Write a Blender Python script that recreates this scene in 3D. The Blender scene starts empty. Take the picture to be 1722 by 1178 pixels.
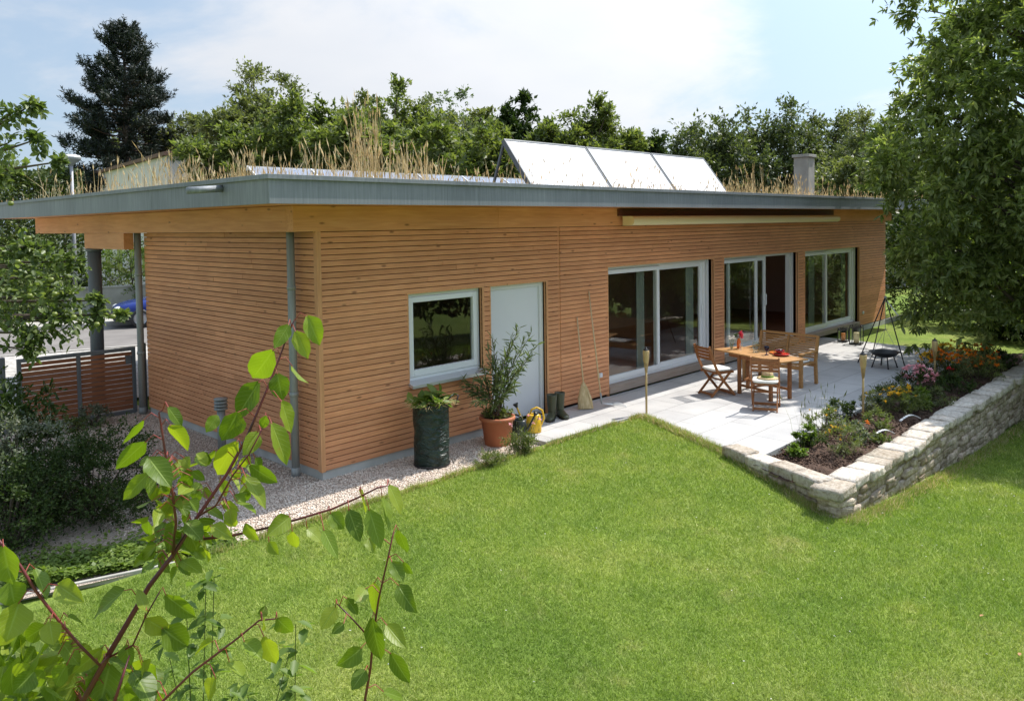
import bpy, math, random
import numpy as np
from mathutils import Vector, Matrix
PI = math.pi
sc = bpy.context.scene
col = sc.collection

# ------------------------------------------------------------------ camera
CAM = np.array([-5.3241, -8.4683, 3.0872])
YAW, PITCH, ROLL, FPX = 0.8032, -0.0368, -0.0142, 1323.5833
_a, _b = math.cos(YAW), math.sin(YAW)
_F = np.array([_b*math.cos(PITCH), _a*math.cos(PITCH), math.sin(PITCH)])
_R = np.array([_a, -_b, 0.0]); _U = np.cross(_R, _F)
_c, _s = math.cos(ROLL), math.sin(ROLL)
_R, _U = _c*_R + _s*_U, -_s*_R + _c*_U
cam_d = bpy.data.cameras.new('camera'); cam = bpy.data.objects.new('camera', cam_d); col.objects.link(cam)
cam.matrix_world = Matrix(((_R[0], _U[0], -_F[0], CAM[0]), (_R[1], _U[1], -_F[1], CAM[1]), (_R[2], _U[2], -_F[2], CAM[2]), (0, 0, 0, 1)))
cam_d.sensor_width = 36.0
cam_d.lens = 36.0*FPX/1722
cam_d.shift_y = -(589-425.5)/1722
cam_d.clip_start = 0.05; cam_d.clip_end = 2000
sc.camera = cam

# ------------------------------------------------------------------ light
SUN = Vector((0.65, -0.14, 1.0)).normalized()
SUN_EL = math.asin(SUN.z); SUN_ROT = math.atan2(SUN.x, SUN.y)
w = bpy.data.worlds.new('World'); sc.world = w; w.use_nodes = True
nt = w.node_tree; N = nt.nodes; L = nt.links
bg = N['Background']
sky = N.new('ShaderNodeTexSky'); sky.sky_type = 'NISHITA'; sky.sun_disc = False
sky.sun_elevation = SUN_EL; sky.sun_rotation = SUN_ROT; sky.air_density = 1.0; sky.dust_density = 1.5; sky.ozone_density = 1.6
tc = N.new('ShaderNodeTexCoord')
sep = N.new('ShaderNodeSeparateXYZ'); L.new(tc.outputs['Generated'], sep.inputs[0])
zp = N.new('ShaderNodeMath'); zp.operation = 'MAXIMUM'; L.new(sep.outputs[2], zp.inputs[0]); zp.inputs[1].default_value = 0.0
za = N.new('ShaderNodeMath'); za.operation = 'ADD'; L.new(zp.outputs[0], za.inputs[0]); za.inputs[1].default_value = 0.22
dx = N.new('ShaderNodeMath'); dx.operation = 'DIVIDE'; L.new(sep.outputs[0], dx.inputs[0]); L.new(za.outputs[0], dx.inputs[1])
dy = N.new('ShaderNodeMath'); dy.operation = 'DIVIDE'; L.new(sep.outputs[1], dy.inputs[0]); L.new(za.outputs[0], dy.inputs[1])
cb = N.new('ShaderNodeCombineXYZ'); L.new(dx.outputs[0], cb.inputs[0]); L.new(dy.outputs[0], cb.inputs[1]); cb.inputs[2].default_value = 7.3
n1 = N.new('ShaderNodeTexNoise'); n1.inputs['Scale'].default_value = 0.85; n1.inputs['Detail'].default_value = 9; n1.inputs['Roughness'].default_value = 0.58; n1.inputs['Distortion'].default_value = 0.35
L.new(cb.outputs[0], n1.inputs['Vector'])
cr = N.new('ShaderNodeValToRGB'); cr.color_ramp.elements[0].position = 0.42; cr.color_ramp.elements[1].position = 0.62
cr.color_ramp.interpolation = 'EASE'
# one big cloud bank to the north-east, thinner cover around it
bk = N.new('ShaderNodeVectorMath'); bk.operation = 'DISTANCE'; L.new(cb.outputs[0], bk.inputs[0]); bk.inputs[1].default_value = (1.489, 1.562, 7.3)
bm = N.new('ShaderNodeMapRange'); L.new(bk.outputs['Value'], bm.inputs[0]); bm.inputs[1].default_value = 0.35; bm.inputs[2].default_value = 1.05; bm.inputs[3].default_value = 0.13; bm.inputs[4].default_value = -0.06; bm.interpolation_type = 'SMOOTHSTEP'
ad = N.new('ShaderNodeMath'); ad.operation = 'ADD'; L.new(n1.outputs[0], ad.inputs[0]); L.new(bm.outputs[0], ad.inputs[1])
L.new(ad.outputs[0], cr.inputs[0])
n2 = N.new('ShaderNodeTexNoise'); n2.inputs['Scale'].default_value = 2.2; n2.inputs['Detail'].default_value = 6
L.new(cb.outputs[0], n2.inputs['Vector'])
cc = N.new('ShaderNodeMix'); cc.data_type = 'RGBA'
L.new(n2.outputs[0], cc.inputs[0]); cc.inputs[6].default_value = (4.8, 5.15, 5.7, 1); cc.inputs[7].default_value = (6.1, 6.15, 6.3, 1)
hs = N.new('ShaderNodeMix'); hs.data_type = 'RGBA'; hs.inputs[0].default_value = 0.7
L.new(sky.outputs[0], hs.inputs[6]); hs.inputs[7].default_value = (3.5, 4.5, 5.7, 1)   # thin veil of high haze over the blue
mx = N.new('ShaderNodeMix'); mx.data_type = 'RGBA'
L.new(cr.outputs[0], mx.inputs[0]); L.new(hs.outputs[2], mx.inputs[6]); L.new(cc.outputs[2], mx.inputs[7])
# the sky is brighter toward the sun
dt = N.new('ShaderNodeVectorMath'); dt.operation = 'DOT_PRODUCT'; L.new(tc.outputs['Generated'], dt.inputs[0]); dt.inputs[1].default_value = SUN
d0 = N.new('ShaderNodeMath'); d0.operation = 'MAXIMUM'; L.new(dt.outputs['Value'], d0.inputs[0]); d0.inputs[1].default_value = 0
d1 = N.new('ShaderNodeMath'); d1.operation = 'POWER'; L.new(d0.outputs[0], d1.inputs[0]); d1.inputs[1].default_value = 3.5
d2 = N.new('ShaderNodeMath'); d2.operation = 'MULTIPLY_ADD'; L.new(d1.outputs[0], d2.inputs[0]); d2.inputs[1].default_value = 1.5; d2.inputs[2].default_value = 0.80
gl = N.new('ShaderNodeVectorMath'); gl.operation = 'SCALE'; L.new(mx.outputs[2], gl.inputs[0]); L.new(d2.outputs[0], gl.inputs['Scale'])
L.new(gl.outputs[0], bg.inputs[0]); bg.inputs[1].default_value = 0.09
sun_d = bpy.data.lights.new('sun', 'SUN'); sun_d.energy = 2.9; sun_d.angle = math.radians(0.55); sun_d.color = (1.0, 0.955, 0.88)
sun = bpy.data.objects.new('sun', sun_d); col.objects.link(sun)
sun.rotation_euler = SUN.to_track_quat('Z', 'Y').to_euler(); sun.location = (10, -5, 20)
sc.view_settings.view_transform = 'Standard'; sc.view_settings.look = 'None'; sc.view_settings.gamma = 1
sc.view_settings.exposure = 1.05
sc.cycles.max_bounces = 8; sc.cycles.transparent_max_bounces = 12; sc.cycles.diffuse_bounces = 4

# ------------------------------------------------------------------ helpers
def at(u, v, d):
    "a point d metres deep along a measured sight line"
    return CAM + (_F + _R*(u-861)/FPX - _U*(v-425.5)/FPX)*d
def gz(u, v, z=0.0):
    r = _F + _R*(u-861)/FPX - _U*(v-425.5)/FPX
    return CAM + r*(z-CAM[2])/r[2]

def tag(o, label=None, cat=None, group=None, kind=None):
    if label: o['label'] = label
    if cat: o['category'] = cat
    if group: o['group'] = group
    if kind: o['kind'] = kind
    return o
def thing(name, label, cat, loc=(0, 0, 0), rz=0.0, group=None):
    o = bpy.data.objects.new(name, None); col.objects.link(o)
    o.location = loc; o.rotation_euler = (0, 0, rz); o.empty_display_size = 0.1
    return tag(o, label, cat, group)

def mesh_np(name, V, F, mat, parent=None, smooth=False, label=None, cat=None, group=None, kind=None):
    V = np.asarray(V, np.float32); F = np.asarray(F, np.int32)
    me = bpy.data.meshes.new(name)
    me.vertices.add(len(V)); me.vertices.foreach_set('co', V.ravel())
    k = F.shape[1]
    me.loops.add(F.size); me.loops.foreach_set('vertex_index', F.ravel())
    me.polygons.add(len(F)); me.polygons.foreach_set('loop_start', np.arange(0, F.size, k, dtype=np.int32))
    me.update(calc_edges=True)
    if smooth: me.polygons.foreach_set('use_smooth', np.ones(len(F), bool))
    me.materials.append(mat)
    o = bpy.data.objects.new(name, me); col.objects.link(o); o.parent = parent
    return tag(o, label, cat, group, kind)

class MB:
    def __init__(s): s.v = []; s.f = []; s.m = []
    def add(s, vs, fs, mi=0):
        b = len(s.v); s.v += [tuple(v) for v in vs]; s.f += [tuple(b+i for i in f) for f in fs]; s.m += [mi]*len(fs); return s
    def box(s, x0, y0, z0, x1, y1, z1, mi=0):
        v = [(x0, y0, z0), (x1, y0, z0), (x1, y1, z0), (x0, y1, z0), (x0, y0, z1), (x1, y0, z1), (x1, y1, z1), (x0, y1, z1)]
        return s.add(v, [(0, 3, 2, 1), (4, 5, 6, 7), (0, 1, 5, 4), (1, 2, 6, 5), (2, 3, 7, 6), (3, 0, 4, 7)], mi)
    def bar(s, a, b, w_, h_, up=(0, 0, 1), mi=0, w2=None, h2=None):
        "a straight bar of rectangular section from a to b"
        a = Vector(a); b = Vector(b); d = (b-a).normalized(); up = Vector(up)
        if abs(d.dot(up)) > 0.98: up = Vector((1, 0, 0))
        x = d.cross(up).normalized(); y = x.cross(d)
        w2 = w_ if w2 is None else w2; h2 = h_ if h2 is None else h2
        vs = []
        for p, ww, hh in ((a, w_, h_), (b, w2, h2)):
            for sx, sy in ((-1, -1), (1, -1), (1, 1), (-1, 1)): vs.append(p + x*sx*ww/2 + y*sy*hh/2)
        return s.add(vs, [(0, 3, 2, 1), (4, 5, 6, 7), (0, 1, 5, 4), (1, 2, 6, 5), (2, 3, 7, 6), (3, 0, 4, 7)], mi)
    def tube(s, pts, rs, n=8, mi=0, cap=True):
        pts = [Vector(p) for p in pts]
        if not hasattr(rs, '__len__'): rs = [rs]*len(pts)
        b = len(s.v); x = None; k = len(pts)
        for i, p in enumerate(pts):
            d = (pts[min(i+1, k-1)]-pts[max(i-1, 0)])
            d = d.normalized() if d.length > 1e-9 else Vector((0, 0, 1))
            if x is None:
                u = Vector((0, 0, 1)) if abs(d.z) < 0.9 else Vector((1, 0, 0)); x = d.cross(u).normalized()
            else: x = (x - d*x.dot(d)); x = x.normalized() if x.length > 1e-6 else d.orthogonal().normalized()
            y = d.cross(x)
            for j in range(n):
                t = 2*PI*j/n; s.v.append(tuple(p + (x*math.cos(t)+y*math.sin(t))*rs[i]))
        for i in range(k-1):
            for j in range(n):
                s.f.append((b+i*n+j, b+i*n+(j+1) % n, b+(i+1)*n+(j+1) % n, b+(i+1)*n+j)); s.m.append(mi)
        if cap:
            s.f.append(tuple(b+j for j in reversed(range(n)))); s.m.append(mi)
            s.f.append(tuple(b+(k-1)*n+j for j in range(n))); s.m.append(mi)
        return s
    def lathe(s, prof, c=(0, 0, 0), n=24, mi=0, wob=None):
        b = len(s.v)
        for i, (r, z) in enumerate(prof):
            for j in range(n):
                t = 2*PI*j/n; rr = r*(wob(t, z) if wob else 1)
                s.v.append((c[0]+rr*math.cos(t), c[1]+rr*math.sin(t), c[2]+z))
        for i in range(len(prof)-1):
            for j in range(n):
                s.f.append((b+i*n+j, b+i*n+(j+1) % n, b+(i+1)*n+(j+1) % n, b+(i+1)*n+j)); s.m.append(mi)
        return s
    def ell(s, c, r, n=12, m=8, mi=0):
        prof = [(max(1e-4, math.sin(PI*i/m)), -math.cos(PI*i/m)) for i in range(m+1)]
        b = len(s.v); s.lathe(prof, (0, 0, 0), n, mi)
        for i in range(b, len(s.v)):
            v = s.v[i]; s.v[i] = (c[0]+v[0]*r[0], c[1]+v[1]*r[1], c[2]+v[2]*r[2])
        return s
    def build(s, name, mats, parent=None, smooth=False, bevel=0, solid=0, sub=0, **kw):
        me = bpy.data.meshes.new(name); me.from_pydata(s.v, [], s.f)
        if not isinstance(mats, (list, tuple)): mats = [mats]
        for m in mats: me.materials.append(m)
        if len(mats) > 1: me.polygons.foreach_set('material_index', s.m)
        if smooth: me.polygons.foreach_set('use_smooth', np.ones(len(s.f), bool))
        me.update()
        o = bpy.data.objects.new(name, me); col.objects.link(o); o.parent = parent
        if solid: m = o.modifiers.new('solid', 'SOLIDIFY'); m.thickness = solid; m.offset = 0
        if sub: m = o.modifiers.new('sub', 'SUBSURF'); m.levels = sub; m.render_levels = sub
        if bevel:
            m = o.modifiers.new('bev', 'BEVEL'); m.width = bevel; m.segments = 2; m.limit_method = 'ANGLE'; m.angle_limit = 0.6
        return tag(o, **kw)

def copy_tree(o, parent=None):
    c = o.copy(); col.objects.link(c); c.parent = parent
    for ch in list(o.children): copy_tree(ch, c)
    return c

# ------------------------------------------------------------------ materials
def mat(name, base=(0.5, 0.5, 0.5), rough=0.6, metal=0.0, spec=0.5):
    m = bpy.data.materials.new(name); m.use_nodes = True
    p = m.node_tree.nodes['Principled BSDF']
    p.inputs['Base Color'].default_value = (*base, 1); p.inputs['Roughness'].default_value = rough
    p.inputs['Metallic'].default_value = metal; p.inputs['Specular IOR Level'].default_value = spec
    return m
def nodes(m): return m.node_tree.nodes, m.node_tree.links, m.node_tree.nodes['Principled BSDF']
def noise(m, scale, detail=4, stretch=(1, 1, 1), rough=0.5, dist=0.0, coord='Object'):
    n, l, p = nodes(m)
    t = n.new('ShaderNodeTexCoord'); mp = n.new('ShaderNodeMapping'); mp.inputs['Scale'].default_value = stretch
    l.new(t.outputs[coord], mp.inputs[0])
    x = n.new('ShaderNodeTexNoise'); x.inputs['Scale'].default_value = scale; x.inputs['Detail'].default_value = detail
    x.inputs['Roughness'].default_value = rough; x.inputs['Distortion'].default_value = dist
    l.new(mp.outputs[0], x.inputs['Vector']); return x.outputs[0]
def ramp(m, fac, stops):
    n, l, p = nodes(m); r = n.new('ShaderNodeValToRGB'); e = r.color_ramp.elements
    e[0].position, e[0].color = stops[0][0], (*stops[0][1], 1)
    e[1].position, e[1].color = stops[-1][0], (*stops[-1][1], 1)
    for q, c in stops[1:-1]: k = e.new(q); k.color = (*c, 1)
    l.new(fac, r.inputs[0]); return r.outputs[0]
def mixc(m, a, b, fac=0.5, mode='MIX'):
    n, l, p = nodes(m); x = n.new('ShaderNodeMix'); x.data_type = 'RGBA'; x.blend_type = mode
    for s, i in ((a, 6), (b, 7)):
        if isinstance(s, tuple): x.inputs[i].default_value = (*s, 1)
        else: l.new(s, x.inputs[i])
    if isinstance(fac, (int, float)): x.inputs[0].default_value = fac
    else: l.new(fac, x.inputs[0])
    return x.outputs[2]
def setc(m, c): n, l, p = nodes(m); l.new(c, p.inputs['Base Color']); return m
def bump(m, fac, strength=0.3, dist=0.01):
    n, l, p = nodes(m); b = n.new('ShaderNodeBump'); b.inputs['Strength'].default_value = strength; b.inputs['Distance'].default_value = dist
    l.new(fac, b.inputs['Height'])
    prev = p.inputs['Normal']
    if prev.is_linked: l.new(prev.links[0].from_socket, b.inputs['Normal'])
    l.new(b.outputs[0], prev); return m
def island(m):
    n, l, p = nodes(m); g = n.new('ShaderNodeNewGeometry'); return g.outputs['Random Per Island']

def wood(name, cols, axis=0, rough=0.62, knots=True, var=0.25, scale=1.0, weather=0.0):
    m = mat(name, rough=rough, spec=0.3)
    st = [14*scale]*3; st[axis] = 0.9*scale
    f = noise(m, 3.0, 6, tuple(st), 0.6, 0.6)
    c = ramp(m, f, [(0.25, cols[0]), (0.55, cols[1]), (0.8, cols[2])])
    r = island(m)
    c = mixc(m, c, ramp(m, r, [(0.0, (0.82, 0.78, 0.74)), (0.5, (1, 1, 1)), (1.0, (1.13, 1.10, 1.05))]), var*3.2 if var < 0.31 else 1.0, 'MULTIPLY')
    big = noise(m, 0.6, 3)
    c = mixc(m, c, ramp(m, big, [(0.3, (0.86, 0.84, 0.82)), (0.7, (1.08, 1.08, 1.08))]), 1.0, 'MULTIPLY')
    if knots:
        n, l, p = nodes(m)
        ks = [9.0]*3; ks[axis] = 3.2
        t = n.new('ShaderNodeTexCoord'); mp = n.new('ShaderNodeMapping'); mp.inputs['Scale'].default_value = ks; l.new(t.outputs['Object'], mp.inputs[0])
        v = n.new('ShaderNodeTexVoronoi'); v.inputs['Scale'].default_value = 0.75; l.new(mp.outputs[0], v.inputs['Vector'])
        c = mixc(m, (0.28, 0.12, 0.06), c, ramp(m, v.outputs['Distance'], [(0.05, (0.15, 0.15, 0.15)), (0.13, (1, 1, 1))]))
    if weather:
        c = mixc(m, c, (0.33, 0.29, 0.25), ramp(m, noise(m, 1.3, 5), [(0.35, (0, 0, 0)), (0.75, (weather,)*3)]))
    setc(m, c); bump(m, f, 0.25, 0.004); return m

def leafmat(name, cols, trans=0.35, rough=0.5, spec=0.45, tcol=None):
    m = mat(name, rough=rough, spec=spec)
    n, l, p = nodes(m)
    c = ramp(m, island(m), [(0, cols[0]), (0.5, cols[1]), (1, cols[2])])
    c = mixc(m, c, ramp(m, noise(m, 0.9, 3), [(0.3, (0.72, 0.76, 0.72)), (0.7, (1.2, 1.15, 1.1))]), 1.0, 'MULTIPLY')
    setc(m, c)
    tr = n.new('ShaderNodeBsdfTranslucent'); mt = mixc(m, c, tcol or (1.35, 1.5, 0.6), 1.0, 'MULTIPLY'); l.new(mt, tr.inputs[0])
    ms = n.new('ShaderNodeMixShader'); ms.inputs[0].default_value = trans
    out = n['Material Output']; l.new(p.outputs[0], ms.inputs[1]); l.new(tr.outputs[0], ms.inputs[2]); l.new(ms.outputs[0], out.inputs[0])
    return m

M = {}
M['slat'] = wood('larch_slat', [(0.60, 0.255, 0.122), (0.74, 0.35, 0.178), (0.82, 0.435, 0.24)], 0, var=0.2)
M['slat_y'] = wood('larch_slat_side', [(0.60, 0.255, 0.122), (0.74, 0.35, 0.178), (0.82, 0.435, 0.24)], 1, var=0.2)
M['post'] = wood('larch_post', [(0.60, 0.28, 0.13), (0.72, 0.37, 0.18), (0.79, 0.45, 0.24)], 2, var=0.1)
M['beam'] = wood('glulam_beam', [(0.64, 0.29, 0.13), (0.76, 0.375, 0.18), (0.82, 0.45, 0.235)], 0, var=0.1, scale=0.6)
M['beam_y'] = wood('glulam_beam_side', [(0.64, 0.29, 0.13), (0.76, 0.375, 0.18), (0.82, 0.45, 0.235)], 1, var=0.1, scale=0.6)
M['gap'] = mat('dark_membrane', (0.035, 0.012, 0.009), 0.9)
M['sillwood'] = wood('weathered_sill', [(0.30, 0.22, 0.17), (0.42, 0.33, 0.27), (0.5, 0.42, 0.36)], 0, weather=0.5, knots=False)
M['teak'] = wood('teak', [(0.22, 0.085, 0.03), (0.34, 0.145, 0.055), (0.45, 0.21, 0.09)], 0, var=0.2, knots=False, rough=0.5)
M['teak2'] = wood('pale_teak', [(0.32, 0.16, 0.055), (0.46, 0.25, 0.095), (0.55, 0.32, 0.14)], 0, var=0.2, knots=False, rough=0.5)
M['gatewood'] = wood('gate_board', [(0.22, 0.085, 0.04), (0.32, 0.13, 0.065), (0.40, 0.18, 0.09)], 0, var=0.25)
def zinc(name, base, streak=0.35):
    m = mat(name, rough=0.55, metal=0.1, spec=0.3)
    f = noise(m, 6, 5, (6, 6, 0.35), 0.6); g = noise(m, 1.1, 3)
    c = ramp(m, f, [(0.25, tuple(x*(1-streak) for x in base)), (0.6, base), (0.8, tuple(min(1, x*(1+streak)) for x in base))])
    c = mixc(m, c, ramp(m, g, [(0.3, (0.84, 0.85, 0.86)), (0.7, (1.1, 1.1, 1.1))]), 1.0, 'MULTIPLY')
    return bump(setc(m, c), f, 0.1, 0.003)
M['zinc'] = zinc('zinc_sheet', (0.26, 0.27, 0.29), 0.28)
M['galv'] = zinc('galvanised_steel', (0.36, 0.38, 0.37), 0.25)
M['anthra'] = zinc('grey_steel_frame', (0.17, 0.18, 0.19), 0.15)
M['white'] = mat('white_frame', (0.80, 0.81, 0.82), 0.35)
M['doorwhite'] = mat('white_door', (0.72, 0.73, 0.77), 0.4)
setc(M['doorwhite'], ramp(M['doorwhite'], noise(M['doorwhite'], 1.2, 3), [(0.3, (0.70, 0.71, 0.75)), (0.7, (0.76, 0.77, 0.80))]))
m = mat('pale_render', (0.5, 0.5, 0.47), 0.9); f = noise(m, 3, 6); setc(m, ramp(m, f, [(0.3, (0.42, 0.42, 0.39)), (0.7, (0.56, 0.56, 0.53))])); bump(m, noise(m, 60, 3), 0.2, 0.003); M['plinth'] = m
m = mat('concrete', rough=0.85); f = noise(m, 2.5, 7); setc(m, ramp(m, f, [(0.3, (0.33, 0.31, 0.28)), (0.7, (0.48, 0.46, 0.42))])); bump(m, noise(m, 40, 4), 0.3, 0.004); M['concrete'] = m
M['awning'] = mat('cream_cassette', (0.85, 0.74, 0.45), 0.35)
M['black'] = mat('black_iron', (0.02, 0.02, 0.022), 0.45); M['rubber'] = mat('boot_rubber', (0.055, 0.06, 0.032), 0.42)
M['boot_in'] = mat('boot_lining', (0.03, 0.028, 0.025), 0.9)
M['yellow'] = mat('yellow_plastic', (0.80, 0.48, 0.02), 0.35); M['blackpl'] = mat('black_plastic', (0.022, 0.028, 0.03), 0.3)
M['orange'] = mat('orange_plastic', (0.75, 0.16, 0.02), 0.4)
m = mat('terracotta_pot', rough=0.6); setc(m, ramp(m, noise(m, 3, 5), [(0.3, (0.42, 0.13, 0.055)), (0.7, (0.52, 0.19, 0.09))])); M['terra'] = m
m = mat('green_tarpaulin', (0.02, 0.06, 0.045), 0.38); setc(m, ramp(m, noise(m, 5, 5, (1, 1, 2)), [(0.3, (0.008, 0.018, 0.015)), (0.75, (0.016, 0.045, 0.033))])); bump(m, noise(m, 4.5, 4, (1, 1, 2.2), 0.5, 1.6), 1.0, 0.09); M['tarp'] = m
m = mat('cotton_cushion', (0.82, 0.80, 0.74), 0.9); bump(m, noise(m, 300, 2), 0.15, 0.001); M['cushion'] = m
M['straw'] = mat('straw', (0.55, 0.42, 0.22), 0.8); setc(M['straw'], ramp(M['straw'], noise(M['straw'], 40, 4, (1, 1, 0.1)), [(0.3, (0.42, 0.30, 0.13)), (0.7, (0.68, 0.54, 0.32))]))
M['bamboo'] = mat('bamboo', (0.5, 0.36, 0.16), 0.5); setc(M['bamboo'], ramp(M['bamboo'], noise(M['bamboo'], 20, 4, (1, 1, 0.2)), [(0.3, (0.36, 0.24, 0.10)), (0.7, (0.6, 0.44, 0.2))]))
M['palewood'] = mat('pale_handle', (0.62, 0.48, 0.28), 0.55)
M['candle'] = mat('cream_wax', (0.8, 0.68, 0.36), 0.5); M['candle_o'] = mat('orange_wax', (0.75, 0.27, 0.05), 0.5)
M['soil'] = mat('soil', rough=0.95); f = noise(M['soil'], 14, 8, rough=0.7); setc(M['soil'], ramp(M['soil'], f, [(0.3, (0.035, 0.018, 0.011)), (0.6, (0.11, 0.062, 0.04)), (0.8, (0.2, 0.13, 0.09))])); bump(M['soil'], f, 1.0, 0.05)
M['bark'] = mat('bark', rough=0.9); f = noise(M['bark'], 8, 6, (3, 3, 0.6), 0.65); setc(M['bark'], ramp(M['bark'], f, [(0.3, (0.05, 0.035, 0.025)), (0.7, (0.16, 0.12, 0.09))])); bump(M['bark'], f, 0.8, 0.03)
M['red_twig'] = mat('red_twig', (0.20, 0.025, 0.03), 0.4); setc(M['red_twig'], ramp(M['red_twig'], noise(M['red_twig'], 9, 4), [(0.35, (0.05, 0.012, 0.012)), (0.7, (0.20, 0.035, 0.035))]))
M['petiole'] = mat('red_leaf_stalk', (0.30, 0.05, 0.035), 0.5)
# glazing: reflects like a double pane, otherwise clear
def glassmat(name, tint=(0.82, 0.88, 0.86), ior=1.75):
    m = bpy.data.materials.new(name); m.use_nodes = True; n, l = m.node_tree.nodes, m.node_tree.links
    n.clear(); o = n.new('ShaderNodeOutputMaterial'); t = n.new('ShaderNodeBsdfTransparent'); t.inputs[0].default_value = (*tint, 1)
    g = n.new('ShaderNodeBsdfGlossy'); g.inputs[0].default_value = (1, 1, 1, 1); g.inputs['Roughness'].default_value = 0.004
    f = n.new('ShaderNodeFresnel'); ge = n.new('ShaderNodeNewGeometry')
    mi = n.new('ShaderNodeMix'); mi.data_type = 'FLOAT'; mi.inputs[2].default_value = ior; mi.inputs[3].default_value = 1/ior   # a thin sheet: same reflectance from both sides
    l.new(ge.outputs['Backfacing'], mi.inputs[0]); l.new(mi.outputs[0], f.inputs[0]); x = n.new('ShaderNodeMixShader')
    l.new(f.outputs[0], x.inputs[0]); l.new(t.outputs[0], x.inputs[1]); l.new(g.outputs[0], x.inputs[2]); l.new(x.outputs[0], o.inputs[0]); return m
M['glass'] = glassmat('window_glass', (0.80, 0.84, 0.80), 1.8); M['clear'] = glassmat('clear_glass', (0.95, 0.97, 0.96), 1.45); M['blueglass'] = glassmat('blue_glass', (0.03, 0.04, 0.5), 1.5)

# lawn
LAWN = [(0.10, 0.155, 0.022), (0.155, 0.215, 0.035), (0.22, 0.26, 0.065)]
def lawncol(m, patch=True):
    a = noise(m, 0.55, 4, rough=0.6); b = noise(m, 3.0, 4)
    c = ramp(m, a, [(0.3, (0.185, 0.275, 0.052)), (0.5, (0.25, 0.33, 0.068)), (0.7, (0.34, 0.38, 0.11))])
    c = mixc(m, c, ramp(m, noise(m, 0.17, 3), [(0.35, (0.86, 0.9, 0.85)), (0.65, (1.1, 1.06, 1.1))]), 1.0, 'MULTIPLY')
    c = mixc(m, c, (0.50, 0.43, 0.22), ramp(m, noise(m, 1.7, 6, rough=0.7), [(0.58, (0, 0, 0)), (0.78, (0.5, 0.5, 0.5))]))
    return mixc(m, c, ramp(m, b, [(0.3, (0.86, 0.9, 0.86)), (0.72, (1.12, 1.08, 1.1))]), 1.0, 'MULTIPLY')
m = mat('lawn_ground', rough=0.9, spec=0.1); c = mixc(m, lawncol(m), ramp(m, noise(m, 45, 5, rough=0.7), [(0.3, (0.35, 0.4, 0.35)), (0.7, (1, 1, 1))]), 1.0, 'MULTIPLY'); setc(m, c); bump(m, noise(m, 60, 4), 0.8, 0.02); M['lawn'] = m
m = mat('grass_blade', rough=0.55, spec=0.25); n_, l_, p_ = nodes(m)
c = mixc(m, lawncol(m), ramp(m, island(m), [(0, (0.6, 0.66, 0.55)), (0.55, (1.1, 1.1, 1.05)), (0.88, (1.4, 1.3, 1.4)), (1.0, (2.0, 1.65, 2.6))]), 1.0, 'MULTIPLY'); setc(m, c)
tr = n_.new('ShaderNodeBsdfTranslucent'); l_.new(mixc(m, c, (1.3, 1.5, 0.6), 1.0, 'MULTIPLY'), tr.inputs[0]); ms = n_.new('ShaderNodeMixShader'); ms.inputs[0].default_value = 0.3
l_.new(p_.outputs[0], ms.inputs[1]); l_.new(tr.outputs[0], ms.inputs[2]); l_.new(ms.outputs[0], n_['Material Output'].inputs[0]); M['blade'] = m
# gravel
m = mat('gravel_bed', rough=0.9); n, l, p = nodes(m)
t = n.new('ShaderNodeTexCoord'); v = n.new('ShaderNodeTexVoronoi'); v.inputs['Scale'].default_value = 75; l.new(t.outputs['Object'], v.inputs['Vector'])
sh = n.new('ShaderNodeSeparateColor'); l.new(v.outputs['Color'], sh.inputs[0])
c = ramp(m, sh.outputs[0], [(0, (0.46, 0.36, 0.28)), (0.5, (0.66, 0.55, 0.46)), (1, (0.82, 0.73, 0.64))])
c = mixc(m, c, ramp(m, v.outputs['Distance'], [(0.2, (1, 1, 1)), (0.75, (0.62, 0.58, 0.55))]), 1.0, 'MULTIPLY'); setc(m, c); bump(m, v.outputs['Distance'], 1.0, -0.02); M['gravel'] = m
m = mat('pebble', rough=0.8); c = ramp(m, island(m), [(0, (0.38, 0.28, 0.21)), (0.3, (0.68, 0.55, 0.45)), (0.7, (0.80, 0.69, 0.59)), (1, (0.88, 0.82, 0.74))]); setc(m, c); M['pebble'] = m
# granite paving slabs
m = mat('granite_paving', rough=0.75); n, l, p = nodes(m)
t = n.new('ShaderNodeTexCoord'); mp = n.new('ShaderNodeMapping'); mp.inputs['Location'].default_value = (0.35, 0.12, 0); l.new(t.outputs['Object'], mp.inputs[0])
br = n.new('ShaderNodeTexBrick'); br.inputs['Scale'].default_value = 1.0; br.inputs['Brick Width'].default_value = 1.0; br.inputs['Row Height'].default_value = 0.6
br.inputs['Mortar Size'].default_value = 0.0055; br.inputs['Mortar Smooth'].default_value = 0.3; br.offset = 0.5
br.inputs['Color1'].default_value = (0.45, 0.44, 0.432, 1); br.inputs['Color2'].default_value = (0.53, 0.52, 0.51, 1); br.inputs['Mortar'].default_value = (0.19, 0.185, 0.175, 1); br.inputs['Bias'].default_value = 0.0
l.new(mp.outputs[0], br.inputs['Vector'])
c = mixc(m, br.outputs['Color'], ramp(m, noise(m, 1.6, 6), [(0.3, (0.86, 0.86, 0.87)), (0.7, (1.08, 1.08, 1.07))]), 1.0, 'MULTIPLY')
c = mixc(m, c, ramp(m, noise(m, 120, 4, rough=0.8), [(0.3, (0.75, 0.75, 0.75)), (0.65, (1.08, 1.08, 1.08))]), 1.0, 'MULTIPLY')
setc(m, c); bump(m, br.outputs['Fac'], 0.5, -0.004); M['paving'] = m
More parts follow.
